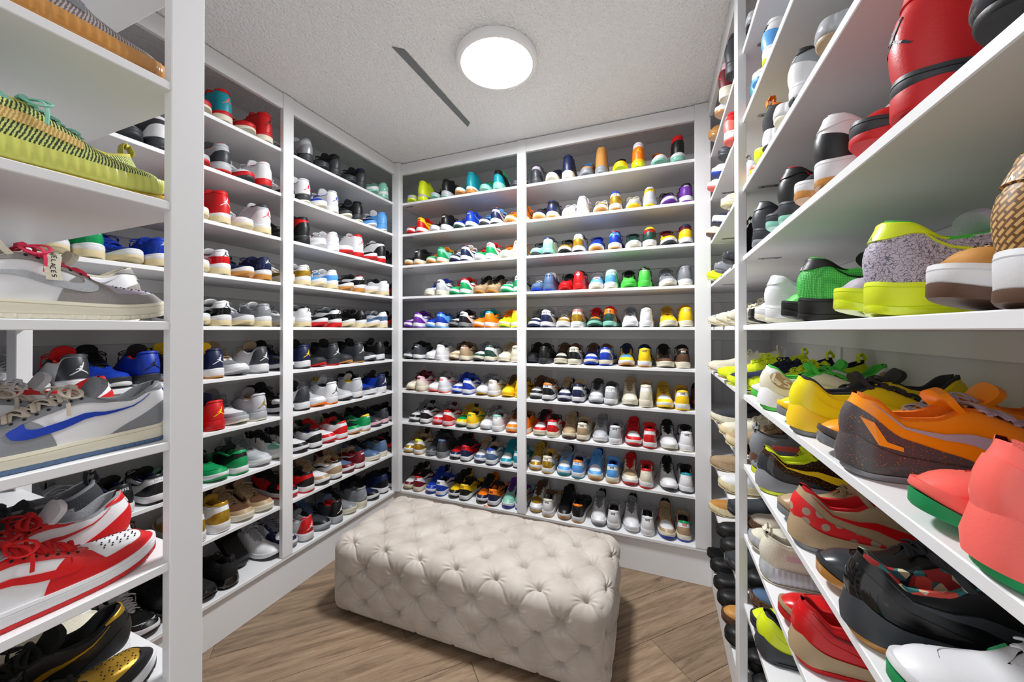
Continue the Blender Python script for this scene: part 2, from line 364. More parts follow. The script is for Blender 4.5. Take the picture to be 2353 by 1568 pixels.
# ------------------------------------------------------------------ shoe builder
# A shoe is lofted in (u, t): u runs heel 0 -> toe 1, t runs from the sole (0) up to the collar / throat edge or the ridge of the toe box (1).
HALF = [(0,.030), (.1,.0325), (.25,.0333), (.42,.0336), (.58,.0378), (.72,.0408), (.85,.0395), (1,.036)]
KIND = {
 # zs: top of midsole, ze: top edge / ridge height, xe: throat half width, uth: front of the throat, uc: top eyelet
 'low':    dict(L=.29, zs=[(0,.030),(.4,.026),(.7,.024),(1,.024)], ze=[(0,.100),(.05,.098),(.20,.079),(.30,.082),(.40,.094),(.52,.082),(.64,.066),(.75,.058),(.88,.051),(.95,.044),(1,.034)], uth=.665, uc=.40, spring=.013, sole='cup', tongue=.122),
 'force':  dict(L=.30, zs=[(0,.038),(.4,.034),(.7,.031),(1,.030)], ze=[(0,.112),(.06,.110),(.20,.088),(.30,.090),(.40,.100),(.52,.088),(.64,.072),(.75,.064),(.88,.057),(.95,.050),(1,.038)], uth=.665, uc=.40, spring=.014, sole='air', tongue=.125),
 'mid':    dict(L=.30, zs=[(0,.036),(.3,.032),(.45,.026),(.7,.025),(1,.026)], ze=[(0,.118),(.06,.117),(.18,.103),(.30,.106),(.40,.111),(.52,.094),(.64,.070),(.75,.060),(.88,.052),(.95,.045),(1,.036)], uth=.66, uc=.39, spring=.015, sole='cup', tongue=.142),
 'retro':  dict(L=.30, zs=[(0,.038),(.25,.034),(.45,.027),(.7,.026),(1,.026)], ze=[(0,.118),(.05,.119),(.17,.098),(.28,.096),(.40,.108),(.52,.090),(.64,.070),(.75,.060),(.88,.052),(.95,.045),(1,.036)], uth=.66, uc=.40, spring=.014, sole='two', tongue=.148),
 'high':   dict(L=.30, zs=[(0,.038),(.3,.032),(.45,.028),(.7,.027),(1,.028)], ze=[(0,.134),(.06,.134),(.18,.126),(.30,.128),(.38,.128),(.50,.100),(.64,.074),(.75,.062),(.88,.053),(.95,.046),(1,.037)], uth=.66, uc=.37, spring=.018, sole='wave', tongue=.152),
 'boot':   dict(L=.30, zs=[(0,.036),(.3,.033),(.45,.028),(.7,.028),(1,.028)], ze=[(0,.146),(.06,.147),(.18,.142),(.30,.143),(.37,.140),(.48,.106),(.60,.077),(.75,.066),(.88,.058),(.95,.052),(1,.042)], uth=.64, uc=.36, spring=.012, sole='lug', tongue=.152),
 'wave':   dict(L=.295, zs=[(0,.044),(.12,.040),(.3,.030),(.45,.027),(.65,.031),(.85,.028),(1,.030)], ze=[(0,.104),(.05,.103),(.18,.082),(.28,.083),(.40,.096),(.52,.084),(.64,.068),(.75,.058),(.88,.050),(.95,.044),(1,.036)], uth=.66, uc=.40, spring=.020, sole='wave', tongue=.118),
 'runner': dict(L=.295, zs=[(0,.040),(.2,.036),(.45,.032),(.7,.030),(1,.030)], ze=[(0,.108),(.05,.104),(.18,.092),(.30,.094),(.40,.094),(.52,.082),(.64,.068),(.75,.059),(.88,.052),(.95,.047),(1,.040)], uth=.645, uc=.41, spring=.016, sole='rib', tongue=.108),
 'court':  dict(L=.30, zs=[(0,.040),(.1,.034),(.3,.027),(.45,.024),(.7,.024),(1,.026)], ze=[(0,.108),(.05,.106),(.17,.081),(.28,.083),(.40,.097),(.52,.085),(.64,.067),(.75,.056),(.88,.049),(.95,.043),(1,.036)], uth=.66, uc=.41, spring=.017, sole='curve', tongue=.122),
 'pod':    dict(L=.285, zs=[(0,.034),(.3,.032),(.6,.030),(1,.028)], ze=[(0,.080),(.06,.078),(.20,.068),(.32,.070),(.42,.078),(.52,.076),(.64,.067),(.75,.059),(.88,.052),(.95,.047),(1,.040)], uth=.50, uc=.44, spring=.012, sole='rib', tongue=0),
}
KIND['slide'] = dict(KIND['pod'], zs=[(0,.034),(.3,.028),(.6,.024),(1,.024)], ze=[(0,.05),(.3,.06),(.5,.082),(.64,.076),(.8,.062),(.95,.045),(1,.036)], uth=.46, uc=.40)
class Shoe:
    def __init__(s, kind, m, hi=False):
        s.k = kind; s.p = KIND[kind]; s.m = m; s.hi = hi; s.L = s.p['L']; s.wf = s.p.get('wf', 1.0)
        s.nu = 56 if hi else 30; s.nt = 14 if hi else 8
    def half(s, u):
        u = np.clip(np.asarray(u, float), 0, 1)
        w = hermite(HALF, u)*s.wf
        w = np.where(u < .13, w*np.power(np.clip(1-np.power(np.clip(1-u/.13,0,1), 2.3), 0, 1), 1/2.3), w)
        w = np.where(u > .78, w*np.power(np.clip(1-np.power(np.clip((u-.78)/.22,0,1), 2.25), 0, 1), 1/2.25), w)
        return w
    def cen(s, u):
        u = np.asarray(u, float)
        q = np.clip((u-.45)/.55, 0, 1)
        return s.m*(.004*np.sin(np.pi*np.clip(u, 0, 1)) - .010*q*q*(3-2*q))
    def base(s, u):   # toe spring of the ground contact
        u = np.asarray(u, float)
        return s.p['spring']*np.clip((u-.70)/.30, 0, 1)**1.8 + .004*np.clip((.06-u)/.06, 0, 1)**1.6
    def zs(s, u): return hermite(s.p['zs'], u) + s.base(u)
    def ze(s, u): return hermite(s.p['ze'], u) + s.base(u)*.8
    def xe(s, u):
        u = np.asarray(u, float); w = s.half(u); uth, uc = s.p['uth'], s.p['uc']
        a = np.clip((uth-u)/.05, 0, 1); thr = .0135*np.sqrt(a) + .004*np.clip((uth-u)/(uth-uc), 0, 1)
        q = np.clip((uc+.01-u)/.12, 0, 1); q = q*q*(3-2*q)
        return np.minimum(thr*(1-q) + q*w*.70, w*.93)
    def surf0(s, u, t, sd):
        u = np.asarray(u, float); t = np.asarray(t, float)
        w = s.half(u)-.002*np.clip(s.half(u)/.02, 0, 1); xe = s.xe(u); zs, ze = s.zs(u), s.ze(u)
        q = np.clip((u-.30)/.35, 0, 1); a = .55 + .25*q; b = 1.0 - .12*q
        th = np.clip(t, 0, 1)*np.pi/2
        x = xe + (w-xe)*np.power(np.clip(np.cos(th), 0, 1), a)
        z = zs + (ze-zs)*np.power(np.sin(th), b)
        x = x*sd + s.cen(u)
        y = (u-.5)*s.L
        hz = np.clip((z-zs)/np.maximum(ze-zs, 1e-4), 0, 1)
        hl = np.clip(1-u/.22, 0, 1)
        y = y - hl*(.006*np.sin(np.pi*np.clip(hz*1.1, 0, 1)) - .010*hz*hz)      # heel bulge, collar leaning in
        tl = np.clip((u-.9)/.1, 0, 1); y = y - tl*.012*hz
        return np.stack([x, y, z], -1)
    def surf(s, u, t, sd, off=0.0):
        u = np.asarray(u, float); t = np.asarray(t, float)*np.ones_like(u); p = s.surf0(u, t, sd)
        if np.isscalar(off) and off == 0: return p
        e = 1e-3
        uu = np.clip(u, .004, .996)
        du = s.surf0(uu+e, t, sd)-s.surf0(uu-e, t, sd)
        dt = s.surf0(uu, np.clip(t+e, 0, 1), sd)-s.surf0(uu, np.clip(t-e, 0, 1), sd)
        n = np.cross(du, dt)*(-sd if True else 1)
        ln = np.linalg.norm(n, axis=-1, keepdims=True); n = n/np.maximum(ln, 1e-12)
        n = np.where(ln < 1e-12, np.array([0,0,1.0]), n)
        # outward: away from the axis
        ax = np.stack([s.cen(u), (np.clip(u, .12, .85)-.5)*s.L, np.full_like(u, .035)], -1)
        fl = np.sum(n*(p-ax), -1, keepdims=True); n = np.where(fl < 0, -n, n)
        tip = ((u < .0005) | (u > .9995))[..., None]; n = np.where(tip, n*np.array([0, 1.0, 1.0]), n); n = n/np.maximum(np.linalg.norm(n, axis=-1, keepdims=True), 1e-9)
        return p + n*(np.asarray(off)[..., None] if not np.isscalar(off) else off)
    def ugrid(s, a, b, n):
        q = np.linspace(0, 1, n); q = .5-.5*np.cos(np.pi*q)
        return a + (b-a)*q
    # ---- parts (each returns verts, faces)
    def grid(s, P, closed=False):
        r, c = P.shape[:2]; v = [tuple(x) for x in P.reshape(-1, 3)]
        f = [(i*c+j, i*c+j+1, (i+1)*c+j+1, (i+1)*c+j) for i in range(r-1) for j in range(c-1)]
        if closed: f += [(i*c+c-1, i*c, (i+1)*c, (i+1)*c+c-1) for i in range(r-1)]
        return v, f
    def join(s, *gs):
        v, f = [], []
        for a, b in gs:
            o = len(v); v += a; f += [tuple(i+o for i in q) for q in b]
        return v, f
    def upper(s):
        us = s.ugrid(0, 1, s.nu); ts = np.linspace(0, 1, s.nt)
        U, T = np.meshgrid(us, ts, indexing='ij')
        return s.join(*[s.grid(s.surf(U, T, sd)) for sd in (-1, 1)])
    def patch(s, u0, u1, lo, hi, off=.0013, nu=None, nt=None, sides=(-1, 1), skirt_u0=True, skirt_u1=True):
        nu = nu or max(6, int(s.nu*.5)); nt = nt or max(4, s.nt//2)
        us = s.ugrid(u0, u1, nu); out = []
        for sd in sides:
            lo_, hi_ = np.array([lo(u) for u in us]), np.array([hi(u) for u in us])
            q = np.concatenate([[0], np.linspace(0, 1, nt), [1]])
            U = np.repeat(us[:, None], len(q), 1); T = lo_[:, None] + (hi_-lo_)[:, None]*q[None]
            O = np.full(U.shape, off); O[:, 0] = -.0006; O[:, -1] = -.0006
            if skirt_u0: U = np.concatenate([U[:1], U]); T = np.concatenate([T[:1], T]); O = np.concatenate([np.full_like(O[:1], -.0006), O])
            if skirt_u1: U = np.concatenate([U, U[-1:]]); T = np.concatenate([T, T[-1:]]); O = np.concatenate([O, np.full_like(O[:1], -.0006)])
            out.append(s.grid(s.surf(U, T, sd, O)))
        return s.join(*out)
    def t_at(s, u, h):     # t where the wall reaches height h above the sole top
        H = float(s.ze(u)-s.zs(u)); q = float(np.clip((u-.30)/.35, 0, 1)); b = 1.0-.12*q
        return float(2/np.pi*np.arcsin(np.clip(h/max(H, 1e-5), 0, 1)**(1/b)))
    def toe_guard(s):
        saddle = s.k in ('low', 'force', 'retro', 'mid', 'high')
        def hi(u):
            low = s.t_at(u, .019 if u < .85 else .018)
            if not saddle:
                a_ = np.clip((u-.57)/.08, 0, 1); return s.t_at(u, .002 + a_*.022)
            up = np.clip((u-.50)/.10, 0, 1)**.8*.78 if u < .655 else .78
            dn = np.clip((.735-u)/.06, 0, 1); dn = dn*dn*(3-2*dn)
            return max(.02, low*(1-dn) + up*dn) if u > .655 else max(.02, up)
        return s.patch(.502, 1.0, lambda u: 0.0, hi, skirt_u1=False, nu=max(18, int(s.nu*.7)))
    def eyestay(s):
        uth, uc = s.p['uth'], s.p['uc']
        def lo(u):
            base = .66 + .14*np.clip((u-uth+.06)/.08, 0, 1)
            return base + (.97-base)*np.clip((uc-.01-u)/.13, 0, 1)**1.3
        return s.patch(uc-.13, uth+.02, lo, lambda u: 1.0 if u < uth-.01 else 1.0-.12*np.clip((u-uth+.01)/.03, 0, 1), off=.0017)
    def heel_counter(s):
        return s.patch(0.0, .30, lambda u: 0.0, lambda u: max(.02, .43*(1-(u/.305)**1.7)), skirt_u0=False)
    def heel_tab(s):
        if s.k == 'force': return s.patch(0.0, .20, lambda u: .50 + .44*(u/.20)**1.3, lambda u: 1.0, off=.0022, skirt_u0=False)
        return s.patch(0.0, .115, lambda u: .66 + .22*(u/.115)**1.5, lambda u: 1.0, off=.0022, skirt_u0=False)
    def quarter_panel(s):
        return s.patch(.20, .56, lambda u: .03, lambda u: .42 + .15*np.sin((u-.2)/.36*np.pi), off=.0012)
    def swoosh(s, sc=1.0, inv=False):
        lo = [(.60,.66), (.655,.50), (.645,.33), (.58,.235), (.48,.25), (.36,.37), (.24,.52), (.10,.74)]
        hi = [(.60,.66), (.60,.52), (.585,.435), (.545,.385), (.47,.385), (.36,.46), (.24,.57), (.10,.745)]
        if s.k == 'court':
            lo = [(.62,.66), (.665,.50), (.655,.30), (.58,.17), (.47,.20), (.34,.34), (.22,.50), (.05,.76)]
            hi = [(.62,.66), (.61,.53), (.59,.44), (.545,.385), (.46,.38), (.34,.46), (.22,.575), (.05,.77)]
        n = 22 if s.hi else 12; q = np.linspace(0, 1, n)
        k = np.linspace(0, 1, len(lo))
        def ev(P, j): return hermite([(a, p[j]) for a, p in zip(k, P)], q)
        ul, tl, uh, th_ = ev(lo, 0), ev(lo, 1), ev(hi, 0), ev(hi, 1)
        out = []
        for sd in (-1, 1):
            w = np.array([0, 0, .5, 1, 1])
            U = ul[:, None]*(1-w) + uh[:, None]*w; T = tl[:, None]*(1-w) + th_[:, None]*w
            O = np.tile(np.array([-.0006, .0026, .0028, .0026, -.0006]), (n, 1))
            out.append(s.grid(s.surf(U, T, sd, O)))
        return s.join(*out)
    def outline(s, off, n):
        us = s.ugrid(0, 1, n); w = s.half(us)
        y = (us-.5)*s.L; c = s.cen(us)
        rx = np.concatenate([c+w, (c-w)[::-1][1:-1]]); ry = np.concatenate([y, y[::-1][1:-1]]); uu = np.concatenate([us, us[::-1][1:-1]])
        P = np.stack([rx, ry], -1)
        d = np.roll(P, -1, 0)-np.roll(P, 1, 0); nn = np.stack([d[:, 1], -d[:, 0]], -1); nn /= np.maximum(np.linalg.norm(nn, axis=1, keepdims=True), 1e-9)
        cc = np.stack([np.zeros(len(P)), np.clip(P[:, 1], -.1, .1)], -1)
        sg = np.sign(np.sum(nn*(P-cc), 1, keepdims=True)); sg[sg == 0] = 1
        return uu, P, nn*sg, off
    def band(s, offs, zf, n=None, cap_lo=True, cap_hi=True, mod=None):
        n = n or (64 if s.hi else 34)
        uu, P, nn, _ = s.outline(0, n); rows = []
        for o, z in zip(offs, zf):
            oo = (o(uu) if callable(o) else np.full(len(uu), o)) + (mod(uu) if mod is not None else 0)
            Q = P + nn*oo[:, None]; rows.append(np.concatenate([Q, z(uu)[:, None]], 1))
        A = np.stack(rows); v, f = s.grid(A, True); c = A.shape[1]
        def cap(r):
            b = r*c; ns = n
            for i in range(ns-1):
                l0, l1 = b+i, b+i+1
                r0 = b + (c-i) % c if i else b; r1 = b + (c-i-1) % c
                if i == ns-2: r1 = l1
                f.append((l0, l1, r1, r0))
        if cap_lo: cap(0)
        if cap_hi: cap(A.shape[0]-1)
        return v, f
    def midsole(s):
        st = s.p['sole']; bs, zt = s.base, s.zs
        lo = s.out_top
        if st == 'rib':
            mod = lambda u: .0016*np.abs(np.sin(u*np.pi*(26 if s.hi else 13)))*(np.clip(u/.05, 0, 1))
            n = 150 if s.hi else 60
            return s.band([-.004, .002, .0045, .0040, .001, -.006], [lambda u: lo(u), lambda u: lo(u)+.003, lambda u: lo(u)+(zt(u)-lo(u))*.35, lambda u: lo(u)+(zt(u)-lo(u))*.75, lambda u: zt(u)+.004, lambda u: zt(u)+.002], n=n, mod=mod)
        if st == 'curve':
            fl = lambda k: (lambda u: k + .006*np.clip(1-u/.14, 0, 1)*(k > 0))
            return s.band([fl(.0), fl(.003), fl(.004), .002, -.005], [lambda u: lo(u)-.001, lambda u: lo(u)+.002, lambda u: lo(u)+(zt(u)-lo(u))*.6, lambda u: zt(u)+.004+.016*np.clip(1-u/.16, 0, 1)**1.5, lambda u: zt(u)+.002+.016*np.clip(1-u/.16, 0, 1)**1.5])
        g = .0012
        return s.band([.001, .0032, .0034, .0034-g, .0034-g, .0034, .0026, -.004], [lambda u: lo(u)-.001, lambda u: lo(u)+.0015, lambda u: zt(u)-.0042, lambda u: zt(u)-.0038, lambda u: zt(u)-.0030, lambda u: zt(u)-.0026, lambda u: zt(u)+.0022, lambda u: zt(u)+.0018])
    def out_top(s, u):
        u = np.asarray(u, float); st = s.p['sole']; b = s.base(u)
        h = {'cup': .0075, 'two': .008, 'air': .011, 'lug': .014, 'rib': .004, 'curve': .010}.get(st)
        if st == 'wave':
            return b + .007 + .020*np.exp(-((u-.06)/.13)**2) + .014*np.exp(-((u-.80)/.17)**2)
        if st == 'curve':
            return b + .009 + .010*np.clip((u-.8)/.2, 0, 1)**2
        return b + h + .004*np.clip((u-.88)/.12, 0, 1)**2
    def outsole(s):
        b, t = s.base, s.out_top; st = s.p['sole']
        if st in ('lug', 'two', 'cup') and s.hi:      # tread blocks: notched lower edge
            mod = lambda u: -.0012*(np.sin(u*np.pi*44) > .80)
            return s.band([-.006, .0020, .0034, .0036], [lambda u: b(u), lambda u: b(u)+.0006, lambda u: b(u)+.003, lambda u: t(u)], n=180, mod=mod)
        return s.band([-.005, .0022, .0040, .0036], [lambda u: b(u), lambda u: b(u)+.001, lambda u: b(u)+.004, lambda u: t(u)])
    def lining(s):
        uc = s.p['uc']; us = s.ugrid(0.004, uc+.03, max(14, s.nu//2)); out = []
        xe, ze, zs, c = s.xe(us), s.ze(us), s.zs(us), s.cen(us)
        top = s.surf(us, np.full_like(us, 1.0), 1)[:, 1]
        y = top; k = np.clip(xe/.012, 0, 1)
        inn = np.clip(us/.03, 0, 1)
        for sd in (-1, 1):
            prof = [(xe+.0024*k, ze-.010), (xe+.0030*k, ze-.001), (xe+.001*k, ze+.0032), (xe-.005*k, ze+.0026), (xe-.0085*k, ze-.006), (xe*.80-.004*k, ze*.55+zs*.45), (xe*.80, zs+.006), (xe*0, zs+.003)]
            yo = [0, 0, 0, .004, .007, .007, .007, .007]
            hl = np.clip(1-us/.05, 0, 1)
            A = np.stack([np.stack([np.maximum(px, 0)*sd + c, y + hl*o*1.2, pz], -1) for (px, pz), o in zip(prof, yo)])
            out.append(s.grid(A))
        return s.join(*out)
    def tongue(s):
        uth, uc, zt = s.p['uth'], s.p['uc'], s.p['tongue']
        us = np.linspace(uth+.01, uc-.01, 8); cy = list((us-.5)*s.L); cz = list(s.ze(us)-.001 + .004*np.sin(np.linspace(0, np.pi, 8)))
        hw = list(np.linspace(.008, .023, 8))
        y1, z1 = cy[-1], cz[-1]; n = 6
        for q in np.linspace(0, 1, n+1)[1:]:
            cy.append(y1 - .030*q + .010*q*q); cz.append(z1 + (zt-z1)*q); hw.append(.023 + .004*math.sin(q*math.pi*.8) - .006*max(0, q-.85)/.15)
        cc = s.cen((np.array(cy)/s.L)+.5); rows = []
        k = np.linspace(-1, 1, 9)
        top, bot = [], []
        for yy, zz, w, c in zip(cy, cz, hw, cc):
            arch = (1-k*k)*w*.28; top.append(np.stack([c+k*w, np.full(9, yy)-arch*-.0, zz-w*.24+arch], -1))
        top = np.array(top)
        # thickness along -normal
        d = np.gradient(np.stack([cy, cz], -1), axis=0); nn = np.stack([-d[:, 1], d[:, 0]], -1); nn /= np.linalg.norm(nn, axis=1, keepdims=True); nn *= np.where(nn[:, 1:2] < 0, -1, 1)
        sg = np.where((nn[:, 0] < 0), 1, 1)
        bot = top.copy(); th = np.linspace(.003, .009, len(cy))
        bot[:, :, 1] -= (nn[:, 0]*th)[:, None]; bot[:, :, 2] -= (nn[:, 1]*th)[:, None]
        A = np.concatenate([top, bot[:, ::-1]], 1)
        v, f = s.grid(A, True); c = A.shape[1]; r = A.shape[0]
        f.append(tuple((r-1)*c+i for i in range(c))); f.append(tuple(range(c)))
        return v, f
    def tube(s, pts, rx, n=6, flat=1.0, up=(0,0,1)):
        P = np.array(pts, float); T = np.gradient(P, axis=0); T /= np.maximum(np.linalg.norm(T, axis=1, keepdims=True), 1e-9)
        up = np.array(up, float); X = np.cross(T, up); l = np.linalg.norm(X, axis=1, keepdims=True)
        X = np.where(l < .15, np.cross(T, np.array([1.0, .1, 0])), X); X /= np.maximum(np.linalg.norm(X, axis=1, keepdims=True), 1e-9); Y = np.cross(X, T)
        a = np.arange(n)*2*np.pi/n + np.pi/n
        A = P[:, None] + X[:, None]*(np.cos(a)*rx)[None, :, None] + Y[:, None]*(np.sin(a)*rx*flat)[None, :, None]
        v, f = s.grid(A, True); f.append(tuple(range(n))); f.append(tuple((len(P)-1)*n+i for i in range(n)))
        return v, f
    def laces(s, bow=True):
        uth, uc = s.p['uth'], s.p['uc']; n = 6; out = []
        r = .0030
        us = np.linspace(uth-.035, uc+.015, n)
        for i, u in enumerate(us):
            pts = []
            for q in np.linspace(-1, 1, 9):
                sd = 1 if q >= 0 else -1; e = s.surf(np.array([u]), np.array([.86]), sd, .003)[0]
                z = e[2] + (1-q*q)*(.0085); x = s.cen(u) + q*abs(e[0]-s.cen(u)); pts.append((x, e[1] + (.010*(q+1)/2 if i % 2 else -.010*(q-1)/2)-.005, z))
            out.append(s.tube(pts, r, 6, .55))
        # cross-overs
        for i in range(n-1):
            for sg in (-1, 1):
                a = s.surf(np.array([us[i]]), np.array([.92]), sg, .003)[0]; b_ = s.surf(np.array([us[i+1]]), np.array([.92]), -sg, .003)[0]
                out.append(s.tube([a+(b_-a)*q + np.array([0, 0, .005*math.sin(q*math.pi)]) for q in np.linspace(0, 1, 6)], r*.9, 5, .55))
        if bow:
            k = s.surf(np.array([uc+.012]), np.array([1.0]), 1, .0)[0]; c0 = np.array([float(s.cen(uc)), k[1], k[2]+.012])
            for sg in (-1, 1):
                lp = [c0 + np.array([sg*(.034*math.sin(a)*1.0), .020*math.sin(2*a)*.6 + .012*math.sin(a), .012*math.sin(a) - .022*math.sin(a)**2 + .004*math.sin(2*a)]) for a in np.linspace(0, math.pi, 14)]
                out.append(s.tube(lp, r*.9, 5, .6))
                e1 = s.surf(np.array([uc+.06]), np.array([.45]), sg, .005)[0]
                en = [c0*(1-q)+e1*q + np.array([sg*.012*math.sin(q*math.pi), .006*math.sin(q*math.pi), .014*math.sin(q*math.pi)]) for q in np.linspace(0, 1, 9)]
                out.append(s.tube(en, r*.85, 5, .6))
            out.append(s.tube([c0+np.array([x, 0, .003]) for x in (-.008, -.003, .003, .008)], .005, 6, .8))
        return s.join(*out)
    def pull_tab(s):
        p0 = s.surf(np.array([.0]), np.array([.86]), 1, .003)[0]; top = s.surf(np.array([.0]), np.array([1.0]), 1)[0]
        c = [p0, p0+[0, -.002, .012], top+[0, -.004, .008], top+[0, .002, .020], top+[0, .010, .019], top+[0, .012, .008], top+[0, .010, -.006]]
        k = np.linspace(0, 1, len(c)); q = np.linspace(0, 1, 16)
        pts = np.stack([hermite([(a, b_[j]) for a, b_ in zip(k, c)], q) for j in range(3)], -1)
        v, f = s.tube(pts, .0105, 8, .16, up=(0, 1, .2))
        return v, f
    def side_decal(s, polys, u0, t0, du, dt, sd, off=.004):
        """raised mark on one flank; polys in unit coordinates, u to the toe, t up"""
        out = []
        for poly in polys:
            P = [(u0+a*du, t0+b_*dt) for a, b_ in poly]; n = len(P)
            top = [s.surf(np.array([u]), np.array([t]), sd, off)[0] for u, t in P]; bot = [s.surf(np.array([u]), np.array([t]), sd, .0003)[0] for u, t in P]
            out.append(([tuple(p) for p in top+bot], [tuple(range(n))] + [(i, (i+1) % n, n+(i+1) % n, n+i) for i in range(n)]))
        return s.join(*out)
    def heel_wing(s):        # moulded net-like heel tab of retro mids
        return s.patch(0.0, .10, lambda u: .80, lambda u: 1.0, off=.0045, skirt_u0=False)
    def decal(s, polys, z0, size, off=.0035):
        """flat mark wrapped on the back of the heel; polys in unit square"""
        us = np.linspace(0, .20, 200); out = []
        H = float(s.ze(0.0)-s.zs(0.0))
        tz = lambda z: float(2/np.pi*np.arcsin(np.clip((z-float(s.zs(0.0)))/H, 0.02, .99)))
        for poly in polys:
            pts = []
            for (a, b_) in poly:
                x, z = a*size, z0 + b_*size; t = tz(z); sd = 1 if x >= 0 else -1
                xs = np.abs(s.surf0(us, np.full_like(us, t), sd)[:, 0]-s.cen(us)); i = int(np.argmin(np.abs(xs-abs(x))))
                u = float(us[max(i, 0)])
                P = s.surf(np.array([u]), np.array([t]), sd, 0.0)[0]; P[0] = x + float(s.cen(u)); P[1] -= off*.7
                pts.append(P)
            if len(poly) == 4:
                o = [p + np.array([0, .0028, 0]) for p in pts]
                out.append(([tuple(p) for p in pts+o], [(0,1,2,3), (0,1,5,4), (1,2,6,5), (2,3,7,6), (3,0,4,7)]))
            else:
                n = len(pts); o = [p + np.array([0, .0028, 0]) for p in pts]
                out.append(([tuple(p) for p in pts+o], [tuple(range(n))] + [(i, (i+1) % n, n+(i+1) % n, n+i) for i in range(n)]))
        return s.join(*out)
def stroke(p, q, w):
    d = np.array(q, float)-np.array(p, float); d /= np.linalg.norm(d); n = np.array([-d[1], d[0]])*w/2; p, q = np.array(p), np.array(q)
    return [tuple(p+n), tuple(q+n), tuple(q-n), tuple(p-n)]
def letters(txt, w=.07):
    G = {'N': [((0,0),(0,1)), ((0,1),(.6,0)), ((.6,0),(.6,1))], 'I': [((0,0),(0,1))], 'K': [((0,0),(0,1)), ((0,.45),(.55,1)), ((.12,.55),(.6,0))], 'E': [((0,0),(0,1)), ((0,0),(.5,0)), ((0,.5),(.42,.5)), ((0,1),(.5,1))],
         'A': [((0,0),(.32,1)), ((.32,1),(.64,0)), ((.12,.35),(.52,.35))], 'R': [((0,0),(0,1)), ((0,1),(.5,.9)), ((.5,.9),(.5,.6)), ((.5,.6),(0,.5)), ((.12,.5),(.6,0))],
         'S': [((.5,.95),(.05,.9)), ((.05,.9),(.05,.55)), ((.05,.55),(.5,.45)), ((.5,.45),(.5,.05)), ((.5,.05),(0,.05))], 'H': [((0,0),(0,1)), ((.55,0),(.55,1)), ((0,.5),(.55,.5))], 'O': [((0,0),(0,1)), ((.55,0),(.55,1)), ((0,0),(.55,0)), ((0,1),(.55,1))], 'L': [((0,0),(0,1)), ((0,0),(.5,0))], 'C': [((0,0),(0,1)), ((0,0),(.5,0)), ((0,1),(.5,1))]}
    W = {'I': .18}
    x, out = 0, []
    for ch in txt:
        if ch == ' ': x += .5; continue
        for a, b_ in G[ch]: out.append(stroke((a[0]+x, a[1]), (b_[0]+x, b_[1]), w*2))
        x += W.get(ch, .62)+.26
    tot = x-.26
    return [[((px-tot/2)/tot, (py-.5)/tot) for px, py in q] for q in out]
NIKE = letters('NIKE', .085)
JUMP = [  # leaping figure with a ball: arm, head, torso, split legs
 [(.05,.12), (.12,.10), (.20,.42), (.15,.45)], [(.02,.13), (.10,.22), (.02,.26), (-.05,.20)],
 [(-.05,.12), (.12,.12), (.06,-.10), (-.10,-.08)], [(-.06,-.06), (.04,-.10), (-.30,-.30), (-.33,-.25)], [(-.33,-.25), (-.28,-.32), (-.48,-.42), (-.50,-.37)],
 [(.0,-.10), (.07,-.04), (.36,-.22), (.32,-.28)], [(.33,-.28), (.37,-.22), (.52,-.36), (.46,-.38)], [(-.05,.10), (-.02,.04), (-.24,-.04), (-.25,.0)],
 [(.13,.45), (.17,.42), (.23,.46), (.19,.52)]]
PARTSETS = {
 'low': ('upper toe_guard eyestay heel_counter heel_tab swoosh midsole outsole lining tongue laces lettering'),
 'force': ('upper toe_guard eyestay heel_counter heel_tab swoosh midsole outsole lining tongue laces lettering'),
 'mid': ('upper toe_guard eyestay heel_counter heel_tab midsole outsole lining tongue laces'),
 'retro': ('upper toe_guard eyestay heel_counter heel_wing midsole outsole lining tongue laces emblem'),
 'high': ('upper toe_guard eyestay heel_counter heel_tab midsole outsole lining tongue laces emblem'),
 'boot': ('upper toe_guard eyestay heel_counter midsole outsole lining tongue laces'),
 'wave': ('upper toe_guard eyestay heel_counter heel_tab midsole outsole lining tongue laces emblem'),
 'runner': ('upper stripe midsole outsole lining tongue laces pull_tab'),
 'court': ('upper toe_guard heel_counter swoosh midsole outsole lining tongue laces'),
 'pod': ('upper midsole outsole lining'),
 'slide': ('strap midsole outsole'),
}
